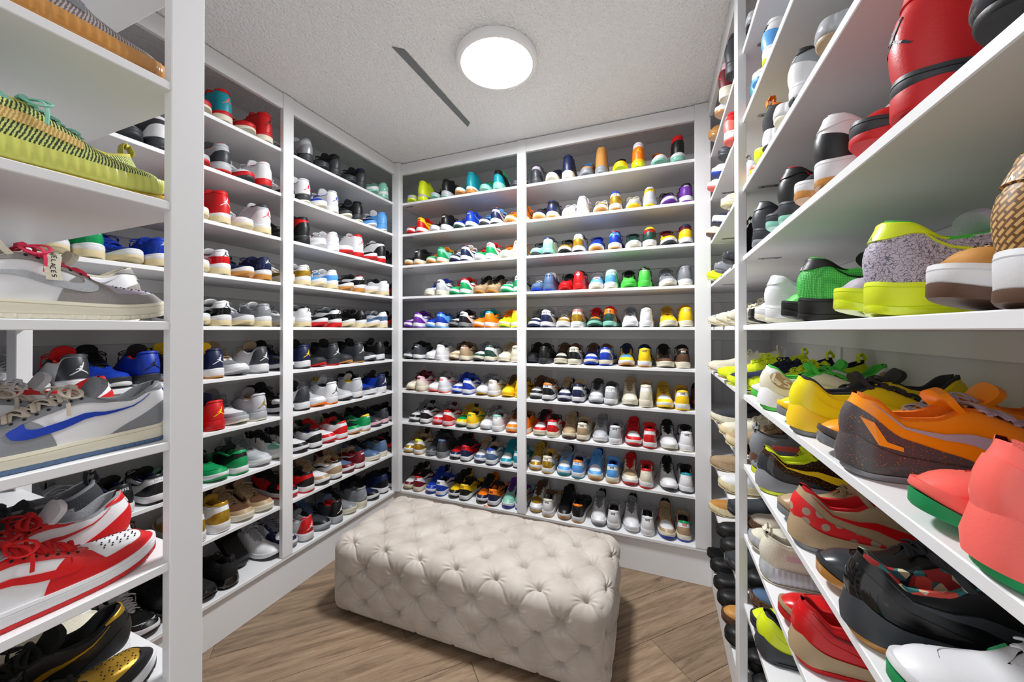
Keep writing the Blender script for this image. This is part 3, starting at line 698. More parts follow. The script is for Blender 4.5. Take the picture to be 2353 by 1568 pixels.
def part_geo(sh, nm):
    k = sh.k
    if nm == 'lettering': return sh.decal(NIKE, .088 if k == 'low' else .099, .022)
    if nm == 'emblem': return sh.decal(JUMP, {'retro': .078, 'high': .090, 'wave': .088}[k], {'retro': .040, 'high': .038, 'wave': .024}[k])
    if nm == 'strap': return sh.patch(.50, .80, lambda u: 0.0, lambda u: 1.0, off=.004, nu=12, nt=10)
    if nm == 'stripe': return sh.patch(.16, .60, lambda u: .34-.10*u, lambda u: .50+.02*u)
    if nm == 'heel_counter' and k in ('wave',):     # patent mudguard running right round the shoe
        return sh.patch(0.0, 1.0, lambda u: 0.0, lambda u: min(1.0, sh.t_at(u, .030 + .006*math.sin(u*9))), nu=int(sh.nu*.9), skirt_u0=False, skirt_u1=False)
    if nm == 'heel_counter' and k == 'court':
        return sh.patch(0.0, .46, lambda u: 0.0, lambda u: max(.02, .60*(1-(u/.47)**.9)), skirt_u0=False)
    if nm == 'heel_counter' and k == 'high':
        return sh.patch(0.0, .26, lambda u: 0.0, lambda u: max(.03, .52*(1-(u/.27)**2)), skirt_u0=False)
    if nm == 'heel_counter' and k == 'retro':
        return sh.patch(0.0, .19, lambda u: .05, lambda u: max(.08, .74*(1-(u/.195)**2.6)), skirt_u0=False)
    if nm == 'toe_guard' and k == 'wave':
        return sh.patch(.60, .66, lambda u: .60, lambda u: .95, nu=5)
    if nm == 'laces': return sh.laces(bow=k in ('low', 'force', 'retro', 'mid', 'runner', 'wave'))
    return getattr(sh, nm)()
_shoe_me = {}
def shoe_mesh(kind, m, nm, hi=False):
    key = (kind, m, nm, hi)
    if key not in _shoe_me:
        v, f = part_geo(Shoe(kind, m, hi), nm)
        _shoe_me[key] = mesh_from(nm, v, f, M_PAINT, True, 2e-5, 48)
    return _shoe_me[key]
# colour codes: body, overlays, toe box, mark, heel tab, midsole, outsole, laces and tongue, lining
ROLE = dict(upper=0, toe_guard=1, eyestay=1, heel_counter=1, swoosh=3, emblem=3, stripe=3, strap=1, heel_tab=4, heel_wing=4, pull_tab=4, midsole=5, outsole=6, laces=7, tongue=7, lining=8, lettering=3, toe_box=2)
FIN = {'upper': 'leather', 'laces': 'lace', 'tongue': 'suede', 'lining': 'suede', 'midsole': 'rubber', 'outsole': 'rubber', 'stripe': 'knit', 'pull_tab': 'lace'}
def part_mat(kind, nm, code):
    c = code[4 if (nm == 'heel_counter' and kind == 'retro') else ROLE[nm]]; fin = FIN.get(nm, 'leather')
    if nm == 'lettering' and c == code[4]: c = 'W' if c in 'KNRBkPFTrEM' else 'k'
    if kind in ('runner', 'pod') and nm == 'upper': fin = 'knit' if kind == 'runner' else 'rubber'
    if kind == 'wave' and nm in ('heel_counter',): fin = 'patent'
    if kind == 'court' and nm in ('upper', 'toe_guard', 'heel_counter'): fin = 'satin'
    if kind == 'boot': fin = 'suede' if nm in ('upper', 'toe_guard', 'heel_counter', 'eyestay') else fin
    if nm == 'outsole' and c in 'ioeyV': fin = 'clear'
    if kind == 'runner' and nm == 'midsole': fin = 'clear'
    return mat(c, fin)
def toe_box_geo(sh):
    return sh.patch(.655, .985, lambda u: min(.9, sh.t_at(u, .020)), lambda u: 1.0, off=.0009)
NOUN = {'low': ('low_top_sneaker', 'low-top sneaker'), 'force': ('low_top_sneaker', 'low-top sneaker'), 'mid': ('mid_top_sneaker', 'mid-top sneaker'), 'retro': ('basketball_sneaker', 'basketball sneaker'),
        'high': ('high_top_sneaker', 'high-top sneaker'), 'boot': ('lace_up_boot', 'lace-up boot'), 'wave': ('patent_sneaker', 'patent sneaker'), 'runner': ('knit_runner', 'knit runner'), 'court': ('basketball_shoe', 'basketball shoe'), 'pod': ('slip_on_shoe', 'slip-on shoe'), 'slide': ('slide_sandal', 'slide sandal')}
def make_shoe(kind, code, loc, rz, m, hi=False, drop=()):
    root = empty(NOUN[kind][0], loc, rz)
    parts = {}
    for nm in PARTSETS[kind].split():
        if nm in drop: continue
        if nm == 'swoosh' and code[3] == code[0] and not hi: continue
        o = link(nm, shoe_mesh(kind, m, nm, hi), root)
        o.material_slots[0].link = 'OBJECT'; o.material_slots[0].material = part_mat(kind, nm, code)
        parts[nm] = o
    if kind in ('low', 'force', 'mid', 'retro', 'high') and (code[2] != code[0]):
        key = (kind, m, 'toe_box', hi)
        if key not in _shoe_me:
            v, f = toe_box_geo(Shoe(kind, m, hi)); _shoe_me[key] = mesh_from('toe_box', v, f, M_PAINT, True, 2e-5, 48)
        o = link('toe_box', _shoe_me[key], root); o.material_slots[0].link = 'OBJECT'; o.material_slots[0].material = mat(code[2])
        parts['toe_box'] = o
    return root, parts

# ---- special fabrics for the shoes seen up close
def special(name, c0, c1, style, rough=.5):
    if name in _m: return _m[name]
    m = bpy.data.materials.new(name); _m[name] = m; N, Lk, b = nodes_of(m); b.inputs['Roughness'].default_value = rough
    tc = N.new('ShaderNodeTexCoord'); a0, a1 = (*lin(c0), 1), (*lin(c1), 1)
    rp = N.new('ShaderNodeValToRGB'); E = rp.color_ramp.elements; E[0].color = a0; E[1].color = a1
    if style == 'plain':
        b.inputs['Base Color'].default_value = a1; return m
    if style == 'crackle':
        ns = N.new('ShaderNodeTexNoise'); ns.inputs['Scale'].default_value = 70; ns.inputs['Detail'].default_value = 2
        mx = N.new('ShaderNodeMixRGB'); mx.inputs[0].default_value = .025; Lk.new(tc.outputs['Object'], mx.inputs[1]); Lk.new(ns.outputs['Color'], mx.inputs[2]); Lk.new(tc.outputs['Object'], ns.inputs['Vector'])
        vo = N.new('ShaderNodeTexVoronoi'); vo.feature = 'DISTANCE_TO_EDGE'; vo.inputs['Scale'].default_value = 210; Lk.new(mx.outputs[0], vo.inputs['Vector'])
        E[0].position = .035; E[1].position = .08; Lk.new(vo.outputs['Distance'], rp.inputs[0])
    elif style == 'speckle':
        ns = N.new('ShaderNodeTexNoise'); ns.inputs['Scale'].default_value = 620; ns.inputs['Detail'].default_value = 1; Lk.new(tc.outputs['Object'], ns.inputs['Vector'])
        E[0].position = .68; E[1].position = .71; Lk.new(ns.outputs['Fac'], rp.inputs[0])
    elif style == 'dots':
        vo = N.new('ShaderNodeTexVoronoi'); vo.inputs['Scale'].default_value = 42; vo.inputs['Randomness'].default_value = .55; Lk.new(tc.outputs['Object'], vo.inputs['Vector'])
        E[0].position = .34; E[1].position = .36; E[0].color, E[1].color = a1, a0; Lk.new(vo.outputs['Distance'], rp.inputs[0])
    elif style == 'floral':
        vo = N.new('ShaderNodeTexVoronoi'); vo.inputs['Scale'].default_value = 75; Lk.new(tc.outputs['Object'], vo.inputs['Vector'])
        sp = N.new('ShaderNodeSeparateColor'); Lk.new(vo.outputs['Color'], sp.inputs[0]); Lk.new(sp.outputs[0], rp.inputs[0])
        rp.color_ramp.interpolation = 'CONSTANT'
        for p, c in ((.2, (.20,.42,.42)), (.42, (.80,.76,.62)), (.62, (.80,.30,.25)), (.8, (.06,.10,.14))):
            e = rp.color_ramp.elements.new(p); e.color = (*lin(c), 1)
    elif style == 'knit':
        wv = N.new('ShaderNodeTexWave'); wv.inputs['Scale'].default_value = 95; wv.inputs['Distortion'].default_value = 2.5; wv.inputs['Detail'].default_value = 2; wv.inputs['Detail Scale'].default_value = 3
        mp = N.new('ShaderNodeMapping'); mp.inputs['Rotation'].default_value = (0, .5, .9); Lk.new(tc.outputs['Object'], mp.inputs['Vector']); Lk.new(mp.outputs[0], wv.inputs['Vector'])
        E[0].position = .35; E[1].position = .62; Lk.new(wv.outputs['Fac'], rp.inputs[0])
        bp = N.new('ShaderNodeBump'); bp.inputs['Strength'].default_value = .5; bp.inputs['Distance'].default_value = .001; Lk.new(wv.outputs['Fac'], bp.inputs['Height']); Lk.new(bp.outputs['Normal'], b.inputs['Normal'])
    elif style == 'weave':
        ck = N.new('ShaderNodeTexBrick'); ck.inputs['Scale'].default_value = 62; ck.inputs['Mortar Size'].default_value = .06; ck.inputs['Color1'].default_value = a1; ck.inputs['Color2'].default_value = (a1[0]*.85, a1[1]*.8, a1[2]*.75, 1); ck.inputs['Mortar'].default_value = a0
        mp = N.new('ShaderNodeMapping'); mp.inputs['Rotation'].default_value = (1.2, .3, .6); Lk.new(tc.outputs['Object'], mp.inputs['Vector']); Lk.new(mp.outputs[0], ck.inputs['Vector'])
        bp = N.new('ShaderNodeBump'); bp.inputs['Strength'].default_value = .6; bp.inputs['Distance'].default_value = .002; Lk.new(ck.outputs['Fac'], bp.inputs['Height']); bp.invert = True; Lk.new(bp.outputs['Normal'], b.inputs['Normal'])
        Lk.new(ck.outputs['Color'], b.inputs['Base Color']); return m
    elif style == 'mesh':
        vo = N.new('ShaderNodeTexVoronoi'); vo.inputs['Scale'].default_value = 330; vo.inputs['Randomness'].default_value = .15; Lk.new(tc.outputs['Object'], vo.inputs['Vector'])
        E[0].position = .25; E[1].position = .6; E[0].color, E[1].color = a1, a0; Lk.new(vo.outputs['Distance'], rp.inputs[0])
        bp = N.new('ShaderNodeBump'); bp.inputs['Strength'].default_value = .7; bp.inputs['Distance'].default_value = .001; bp.invert = True; Lk.new(vo.outputs['Distance'], bp.inputs['Height']); Lk.new(bp.outputs['Normal'], b.inputs['Normal'])
    Lk.new(rp.outputs[0], b.inputs['Base Color'])
    return m
def small_discs(sh, spots, r, off):
    """little raised discs standing for punched holes: (u, t, side) spots on the upper"""
    v, f = [], []
    for u, t, sd in spots:
        c = sh.surf(np.array([u]), np.array([t]), sd, off)[0]; du = sh.surf(np.array([u+.004]), np.array([t]), sd, off)[0]-c; dt = sh.surf(np.array([u]), np.array([min(1, t+.01)]), sd, off)[0]-c
        if np.linalg.norm(dt) < 1e-9: continue
        du /= np.linalg.norm(du); dt -= du*np.dot(dt, du); dt /= max(np.linalg.norm(dt), 1e-9)
        n = np.cross(du, dt); n *= np.sign(np.dot(n, c-np.array([0, c[1], .03]))) or 1
        o = len(v)
        v += [tuple(c + r*(du*math.cos(a)+dt*math.sin(a))) for a in np.arange(8)*math.pi/4]; f.append(tuple(range(o, o+8)))
        v += [tuple(c + r*(du*math.cos(a)+dt*math.sin(a)) - n*.0012) for a in np.arange(8)*math.pi/4]; f += [(o+i, o+(i+1) % 8, o+8+(i+1) % 8, o+8+i) for i in range(8)]
    return v, f
M_HOLE_SHADE = plain('punched hole shade', (.12,.11,.11), .9)  # dark colour paints the shade inside perforations and eyelets; no real recess
def hero_details(kind, m, root, holes=True):
    if kind not in ('low', 'force'): return
    key = (kind, m, 'holes')
    if key not in _shoe_me:
        sh = Shoe(kind, m, True); sp = []
        for i in range(5):
            for j in range(4):
                u = .74 + .036*i + .010*(j % 2); t = .66 + .085*j
                if t < 1: sp += [(u, t, -1), (u, t, 1)]
        v, f = small_discs(sh, sp, .0011, .0016); a = mesh_from('perforations', v, f, M_HOLE_SHADE)
        us = np.linspace(KIND[kind]['uth']-.035, KIND[kind]['uc']+.005, 7)
        v, f = small_discs(sh, [(u, .80, sd) for u in us for sd in (-1, 1)], .0021, .0026); b_ = mesh_from('eyelets', v, f, M_HOLE_SHADE)
        _shoe_me[key] = (a, b_)
    a, b_ = _shoe_me[key]
    tag(link('perforations', a, root), kind='stuff'); tag(link('eyelets', b_, root), kind='stuff')

BACK_CORNER = '''
1 H VVVVVgVVV t-158.7 h-148.8; M KKKKKgeKK t-140.8 h-130.5; H TTTTTWoTT t-121.0 h-111.6; M KTKEKeeEK t-103.6 h-92.9; M kkkkkkkkk t-82.8
2 D YRYRYWRRO t-159.4 h-150.2; D KKKKKWWKK t-140.2 h-130.5; D BBBgBWFBB t-122.3 h-112.2; D gNbNNWkbO t-102.7 h-94.3; D OOkkOwoOO t-85.3 h-78.8
3 D KKKKKwoKK t-160.5 h-152.6; D eEweEwoOE t-143.2 h-134.1; D WNWNNWNWO t-125.6 h-116.3; D WEERWWWRK t-106.9 h-97.9; D pwwOpwwOw t-88.5 h-81.4
4 D WgWNWwwBW t-144.6 h-134.1; D WEERRWERK t-125.6 h-116.0; M mmmKKmoKK t-107.9 t-98.8; D wEWNwWEGw t-87.6 h-80.5
5 D WPWPPWPPP t-159.7 h-152.6; D bBBbBWbGB t-144.3 h-135.1; D WKWKWGKKK t-126.5 h-117.8; D OOOTTWOTK t-108.5 h-99.4; D VVVVOwVOV t-90.2 h-81.6
6 D kkkkkWkKK t-161.9 h-155.4; D WWWwWWWGG t-147.0 h-138.5; D mmwMMwMMM t-129.1 h-119.4; D WFWWFwkGG t-109.4 h-100.0; D wwwwwwwmm t-90.2 h-81.6
7 D pwwrpwmrr t-158.7 h-150.2; D WWWcWWcGp t-141.2 h-133.4; D WBWBBWBBN t-124.3 h-114.7; D WWWyWWyGG t-106.0 h-96.4; D YYYMYYYMM t-86.8 h-79.9
8 D WKWkKWkGK t-156.9 h-146.7; D WRWRRpRGr t-137.5 h-128.2; D YYEEYwFyF t-119.1 h-110.0; D WWWgeWgGG t-101.8 h-93.1; D OOWOOwOMO t-84.2 h-78.3
9 D WyWyVWymM t-159.7 h-152.6; M kkkknGGkk t-144.6 h-133.8; D RNRNRWKKK t-124.9 h-116.0; D WnWnBWNmN t-106.9 h-97.6; D WTWTTWKTG t-88.5 h-81.1
10 D WrWrRwmKK t-160.1 h-153.7; D WBBNWWBBN t-144.9 h-135.1; D YKYyYWKKK t-125.9 h-116.9; D ONONOWKKO t-104.8 h-95.5; D meePPWBPV t-87.1 h-80.2
'''
BACK_WIDE = '''
1 M qkqkkkkkk h-68.4; H NNkNNwwNN t-59.1 h-48.5; B oooooGGbo t-38.8 h-29.5; H WOeYWYVKW t-20.0 h-9.7; H RKRKRWeOR t0.2 h9.8
2 D KNkKNwoKK t-67.3 h-58.0; D gWgWgWwWW t-49.0 h-40.3; D WyWyBWowB t-30.4 h-21.6; D YgYyggYww t-12.8 h-4.3; D PPKKKWPKK t5.2 h13.4
3 D WeWeNekkN t-69.2 h-60.6; D wyywWWKKW t-51.8 h-42.3; D bBbBrWoBb t-33.5 h-22.0; D RFFFYWwFY t-12.8 h-3.8; D rYYrNWkrN t4.8 h13.2
4 D nnnNnnBWN t-68.6 h-60.1; D RRRRRRRKR t-50.8 h-42.3; D WbWtWWwWt t-33.1 h-24.6; D LLLKKLLKL t-15.7 h-6.9; D GGGgGWwGg t4.6 h13.4
5 D WNWNWWNGG t-70.0 h-62.5; D WyWycWWgg t-52.6 h-43.3; D OFOFOeFRR t-34.2 h-25.3; D WWWgWWWGG t-14.6 h-5.8; D YYYwYwwyO t5.0 h13.8
6 D KKKkKkkKK t-70.5 h-63.6; D wKwkwwwMK t-54.4 h-45.8; D WBWBBwBMK t-36.2 h-27.4; D YYbNYWoNN t-16.8 h-6.6; D KMKwMwwKK t3.2 h12.4
7 D WKWOOWkMG t-68.6 h-60.9; D WNWNNWNmN t-52.6 h-43.3; D WgWgWWGkG t-33.3 h-24.6; M Wwwmwwwmm t-14.1 h-5.3; D WYWYYWYyM t3.4 h11.8; D rrrrrkrKK t18.8
8 D WRWRRwwKR t-67.6 h-58.3; D wmmwwwMmM t-49.5 h-41.1; D gggWWWWGG t-31.1 h-22.7; D WRWRRWRRR t-14.1 h-5.3; D WWWKWWwKG t5.5 h13.4
9 D WyWywWyym t-69.5 h-61.7; D WbWbOWTGN t-52.1 h-43.0; D WbWbbwobB t-34.0 h-23.6; D wwmRRWRRR t-15.0 h-5.8; D WWWWTWkKK t5.2 h13.4
10 D WWywwWyMG t-68.9 h-61.4; D KKKKOWoKK t-52.3 h-43.5; D WWWWWWGGK t-32.1 h-23.0; D WWWWWWWGK t-14.1 h-5.3; D WmWREwBmK t3.8 h12.6
'''
LEFT_FAR = '''
1 M gSggSkkgT t132.0 h138.9; M KkkyKkkKK t149.4 h158.5; M KkkKNkkKN t169.1 h178.2; L eeeeeWeee t188.5 h198.3
2 J WWwRWkwWK t131.3 h138.4; J WBWBWWwWB t147.1 h157.0; J KKkKKkwKG t165.8 h175.4; J bNWbbbWWb t186.5 h197.5
3 H RKKKKkKKK t130.8 h137.4; L WWWgWWWWW t147.1 h157.3; H WWWRRWRWR t167.5 h175.4; H WKWKKWRWK t187.3 h195.8; D KkKKKkkKK h211.5
4 L WyyyWWiWK t131.7 h138.4; L WbbWWWiWW t147.1 h156.7; L WKKKrWoKK t167.5 h177.5; L WWKkKWiKK t188.9 h199.2; D KRKKKkKKK h211.5
5 L WWWkKWiGK t132.0 h137.4; L WKKrKWRGK t148.8 h159.1; L KKKkKWiKK t168.8 h179.0; L WnNWWWiWK t189.7 h200.0; D KRkKKkKKR h211.5
6 J NNkYNWkKN t131.0 h137.9; J kkKWkkRKK t147.7 h157.9; J kkkWkkoKK t166.8 h176.8; J KkkkKWkKK t186.5 h194.9; D KKKkKkKKK h211.5
7 J WKWkkWKKK t131.3 h138.4; J WWgkWWOgN t147.1 h156.4; J gggWgWkgY t166.8 h175.4; J BNBWNWWKK t187.3 h196.6; D kKkKKkKKK h211.5
8 D wWeWWWwKK t129.8; D WKWWKWKKN t136.4 h145.5; D WRWWRWRRF t154.6 h163.5; D EEKWYWoKK t174.0 h181.9; D kkkKkpkKK t193.3 h200.0; D KKkKKWKKK h211.5
9 D RKRRKWRKK t133.4 h141.5; D WmWKKWKmm t149.4 h159.8; D rrnWrWrmr t169.5 h176.8; D nnnGnwwKG t190.5 h200.0; D KRKKRkKKK h211.5
10 J WNWWRWGGW t132.4 h138.9; J kKkWKgGnR t151.7 h159.8; J GGGgGwwKG t170.2 h179.7; M NKNWNWKKN t189.7 h200.9; D NKNKKWKKK h211.5
'''
LEFT_NEAR = '''
1 H TTRcRRwRR t93.0 h98.9; H RRWKRRwRR t109.5 h117.4
2 M kWkkWkkKK t71.2 h77.1; M gkRkggRkR t92.5 h98.9; M WWWKWRkWR t108.2 h117.8
3 H RRrWRWiRR t92.1 h98.3; H gWgRkWiWK t108.2 h117.4
4 L EEEWEWiyE t54.9 h60.7; L BBBWBWiBB t70.3 h76.4; L WRRKWWiWK t92.1 h98.6; L NNNWNWoNN t108.6 h117.8
5 L WKKkWWiWK t93.0 h98.9; L GGgWGWiWG t108.2 h117.8
6 J WWWKgWWgK t50.0; J WKWWkWrRR h57.2; J BBBKBkWKR t67.7 h75.2; J NNNWNWoYY t89.2 h96.3; J WWGWkWGmN t106.7 h116.5
7 J RRRYRRRNN t90.7 h96.6; J gGWyggwGm t106.7 h114.9
8 R gggkggGgg t59.5; D KKKgKWWKN h70.2; D WKWKKWKKN h76.7; D eKeKNWeKK h90.3; D KEEKEWEKE t97.3 h107.5; D WgggWWgGG t117.0
9 M MMMyMMMMM t75.2; M WyWyyWWyy h93.2 h100.3; D mmMMmwwmM t108.6 t116.1
10 D ppppppppp h71.9; D WKKWKWKWK t77.1; R KKKKKKmKK t88.8; R KKKKKKKKK t94.9 h102.8; Q KKKKKKKKK h112.6; J WWWKWWKgW t119.4
'''
RIGHT_FAR = '''
1 B oooooooMo t193.2; D WWWoWWoWW t173.5; H prRRpwwWR h160.5; H kkkkkkkKK h146.1
2 D cWcgWWcWc t199.3; D BWKBNWBKW t182.2; D KkkWKkkRK t164.6; D RcRWRWcWR h149.5; D kkkkkkkkk t138.5
3 D KwwKKwMKK t204.1; R NNRNRWNRN t182.2; D wiwwwwiww t156.7; R WWWgWWWWW h142.2
4 R VVVVVVVVV t200.9; R GGkGGGGGk t175.9; R kkkkkkkKk t153.0; R KKKKKKKKK h138.5
5 R gwwcgwiwc t197.7; R wwwwwwiww t170.1; R wwkwwwiww t146.1
6 R wwwwwwiww t197.7; R VVKVVVyVV t166.8; R NNVNVVVNN t144.5
7 R kkwKkwiKk t188.9; R wwwwwiiww t164.6; R mwwMwiimm t144.5
8 R mmwMmmimm t191.8; R WWggWiiWg t166.8; R kKkMKkkKK t142.2
9 R oommoiimo t194.7; P KKKKKKKKK t173.5; P KKKKKKKKK t160.5; R kKkKKkkKK t147.8; P KKKKKKKKK t137.7
10 S KKKKKKKKK t205.8; P KKKKKKKKK t191.8; P KKKKKKKKK t178.3; P KKKKKKKKK t167.9; P oOOMOMMbO t158.6; P KKKKKKKKK t149.5; P KKKKKKKKK t140.7
'''
RIGHT_NEAR = '''
1 R kKkKkgkKK t127.4
2 D FTFWOOWWW h128.0; D bWbWWWbWW t119.7; D WbWWWWVWW h108.5
3 K ckkkkcYkk t130.9; D kkVkkVVkk t115.8; R kWkkOWkkO h109.3; R KWKWKWwKK t99.3; D SWSKKWkKK h88.7; R ggggggmgg t75.1
4 F kkkkkkGkk t128.5 h118.3; F KKkRKkeKR t106.3 h95.9; F WKKWWWoWW t85.8 h75.2; H RRRkRkRRR t64.4 h53.5; R KKKKKkKKK t42.2
5 R KKKKKKKKK t133.4; F WWWWWWwgW t117.7 h106.9; F LLLKKKKKL t94.4 h83.5; F qqqVVVVqL t69.4 h59.7; F ooowoWMoo t47.9 h39.8
6 R VVkVVVVVK t136.0; K WwWwgWLLL t121.8 h110.6; K lllllYGkk t97.6 h87.4; K OOOqOkgqO t75.1 h66.4; K cccRccEcc t51.7 h41.9
7 R MMMMMMMMM t141.6; R GGkcGMMGG h134.0; K KKKYVGVVV t124.5 h113.6; K mRmRRmGmR t98.3 h87.9; K KkkkKkokR t75.9 h64.6; K WWWEWWEWE t55.6
8 R wgwkwMMww t137.4; R wwwpwgwww t126.2 h111.9; K RRRrRmRRR t97.3 h86.9
9 R nnngnMMnn t137.4; K VVVVVkkVk t125.1 h117.4
10 P KKKKKKKKK t137.4
'''

# ------------------------------------------------------------------ shoes on the shelves
KCODE = {'D': 'low', 'F': 'force', 'M': 'mid', 'J': 'retro', 'H': 'high', 'B': 'boot', 'L': 'wave', 'R': 'runner', 'K': 'court', 'P': 'pod', 'S': 'slide', 'Q': 'slide'}
ORD = ['', 'top', 'second', 'third', 'fourth', 'fifth', 'sixth', 'seventh', 'eighth', 'ninth', 'bottom']
used = {}
def words(code, kind):
    cs = []
    order = [code[0], code[1], code[3], code[5], code[6], code[7]]
    for c in order:
        n = PAL[c][1]
        if n not in cs: cs.append(n)
    return cs
def rz_for(face, toe_out):
    base = {'-y': math.pi, '+x': -math.pi/2, '-x': math.pi/2, '+y': 0.0}[face]
    return base if toe_out else base + math.pi
OVR = {
 'qqqVVVVqL': dict(upper=special('lilac crackle print', (.40,.38,.46), (.76,.72,.78), 'crackle'), toe_guard=mat('q'), eyestay=special('lilac crackle print', 0, 0, ''), heel_counter=special('lilac crackle print', 0, 0, ''), heel_tab=mat('V'), swoosh=mat('V')),
 'LLLKKKKKL': dict(upper=special('lime mesh', (.20,.62,.24), (.38,.86,.38), 'mesh'), heel_counter=special('lime mesh', 0, 0, '')),
 'ooowoWMoo': dict(upper=special('tan weave', (.42,.28,.12), (.84,.66,.40), 'weave'), heel_counter=special('tan weave', 0, 0, ''), heel_tab=special('tan weave', 0, 0, '')),
 'OOOqOkgqO': dict(upper=special('marigold shell', (1.0,.60,.05), (1.0,.60,.05), 'plain', .3), toe_guard=special('marigold shell', 0, 0, ''), tongue=special('marigold shell', 0, 0, ''), heel_counter=special('graphite orange fleck', (.30,.28,.29), (.85,.45,.12), 'speckle', .3), midsole=special('graphite orange fleck', 0, 0, ''), outsole=mat('G', 'clear')),
 'KKKYVGVVV': dict(upper=special('brown gold fleck', (.14,.06,.03), (.88,.70,.12), 'speckle', .25), toe_guard=mat('k'), heel_counter=mat('k', 'patent')),
 'mRmRRmGmR': dict(heel_counter=special('red with beige dots', (.86,.10,.12), (.66,.58,.50), 'dots'), toe_guard=mat('m')),
 'KkkkKkokR': dict(lining=special('dark floral lining', (.62,.16,.16), (.78,.80,.74), 'floral', .9), heel_counter=mat('K', 'patent')),
 'VVwoVVVeV': dict(upper=special('green cream knit', (.23,.30,.20), (.86,.88,.52), 'knit', .9), stripe=special('apricot knit', (.78,.62,.34), (.90,.80,.52), 'knit', .9), midsole=special('pale lime sole', (.80,.81,.40), (.80,.81,.40), 'plain', .25), outsole=special('golden sole', (.80,.66,.14), (.80,.66,.14), 'plain', .2), lining=special('straw lining', (.74,.70,.30), (.74,.70,.30), 'plain', .9), pull_tab=special('straw lining', 0, 0, '')),
 'qqqGqooqq': dict(upper=special('grey knit', (.46,.42,.42), (.74,.70,.70), 'knit', .9)),
 'WgqWgwwcw': dict(toe_guard=mat('a', 'suede'), eyestay=mat('a', 'suede'), heel_counter=mat('a', 'suede'), heel_tab=mat('a', 'suede'), toe_box=mat('q', 'suede'), laces=mat('d', 'lace'), tongue=mat('w', 'suede'), swoosh=mat('g', 'suede')),
 'wgwkwMMww': dict(upper=special('speckled knit', (.80,.76,.70), (.22,.20,.20), 'speckle', .9)),
 'WGWBGwnmG': dict(laces=special('oat laces', (.78,.73,.67), (.78,.73,.67), 'plain', .85), tongue=mat('G', 'suede')),
 'WRWRRWRRg': dict(tongue=mat('W')),
}
def override(code, parts):
    for nm, m_ in OVR.get(code, {}).items():
        if nm in parts: parts[nm].material_slots[0].material = m_
records = []
GRID = np.linspace(-.03, .36, 79)
def outline_ext(kind, m, rz, face, back):
    """how far the sole reaches along the shelf, both ways, at every depth behind the shelf front"""
    sh = Shoe(kind, m); uu, P, nn, _ = sh.outline(0, 60); Q = P + nn*(.0062 if KIND[kind]['sole'] == 'rib' else .0041)
    c, s_ = math.cos(rz), math.sin(rz); X = Q[:, 0]*c - Q[:, 1]*s_; Y = Q[:, 0]*s_ + Q[:, 1]*c
    al, de = {'-y': (X, Y), '+x': (Y, -X), '-x': (Y, X)}[face]
    de = de + back; hi_ = np.full(len(GRID), -9.0); lo_ = np.full(len(GRID), -9.0)
    n = len(al)
    for i in range(n):
        j = (i+1) % n; k = (GRID >= min(de[i], de[j])-.003) & (GRID <= max(de[i], de[j])+.003)
        hi_[k] = np.maximum(hi_[k], max(al[i], al[j])); lo_[k] = np.maximum(lo_[k], max(-al[i], -al[j]))
    return lo_, hi_
def run(tables, face, bounds, posts):
    """all bays of one wall: shoes stand close together, none inside its neighbour or a post"""
    rows = {}
    for table, word, hi in tables:
        for ln in table.strip().splitlines():
            lv, rest = ln.split(' ', 1)
            for it in rest.split(';'):
                q = it.split()
                for w in q[2:]:
                    e = dict(pos=float(w[1:])/100, toe=w[0] == 't', kind=KCODE[q[0]], code=q[1], word=word, hi=hi, prop=q[0] == 'Q', jit=random.uniform(-.007, .007), ran=random.uniform(0, .004))
                    e['mob'] = .12 if e['prop'] or (hi and e['pos'] < 1.05) else 1.0
                    rows.setdefault(int(lv), []).append(e)
    for lv, ent in rows.items():
        ent.sort(key=lambda e: e['pos'])
        for rep in range(4):
            for e in ent:
                L = KIND[e['kind']]['L']; off = (-.014 if e['word'] == 'right wall by corner' else .010) + e['ran']
                if any(e['pos']+.054 > p0 and e['pos']-.054 < p1 for p0, p1 in posts): off = PT + .0065
                e['back'] = off + L/2; e['rz'] = rz_for(face, e['toe']) + e['jit']
                if e['prop']: e['ext'] = (np.full(len(GRID), .050), np.full(len(GRID), .050))
                else: e['ext'] = outline_ext(e['kind'], 1 if e['toe'] else -1, e['rz'], face, e['back'])
            need = []
            for a_, b_ in zip(ent, ent[1:]):
                q = a_['ext'][1] + b_['ext'][0]; need.append(float(q[q > -1].max()) + .0004)
            for _ in range(700):
                for a_, b_, nd in zip(ent, ent[1:], need):
                    d = b_['pos']-a_['pos']
                    if d < nd:
                        w = a_['mob'] + b_['mob']; a_['pos'] -= (nd-d)*a_['mob']/w; b_['pos'] += (nd-d)*b_['mob']/w
                ent[0]['pos'] = max(ent[0]['pos'], bounds[0]); ent[-1]['pos'] = min(ent[-1]['pos'], bounds[1])
        for e in ent:
            pos, toe, kind, code = e['pos'], e['toe'], e['kind'], e['code']
            if face == '-y': loc = (pos, YB + e['back'], ztop(lv))
            elif face == '+x': loc = (XL - e['back'], pos, ztop(lv))
            else: loc = (XR + e['back'], pos, ztop(lv))
            m = 1 if toe else -1
            root, parts = make_shoe(kind, code, loc, e['rz'], m, e['hi'])
            if e['prop']: prop_up(root, pos, lv); continue
            override(code, parts)
            if e['hi'] and pos < .9: hero_details(kind, m, root)
            records.append((root, kind, code, toe, lv, e['word']))
from mathutils import Matrix
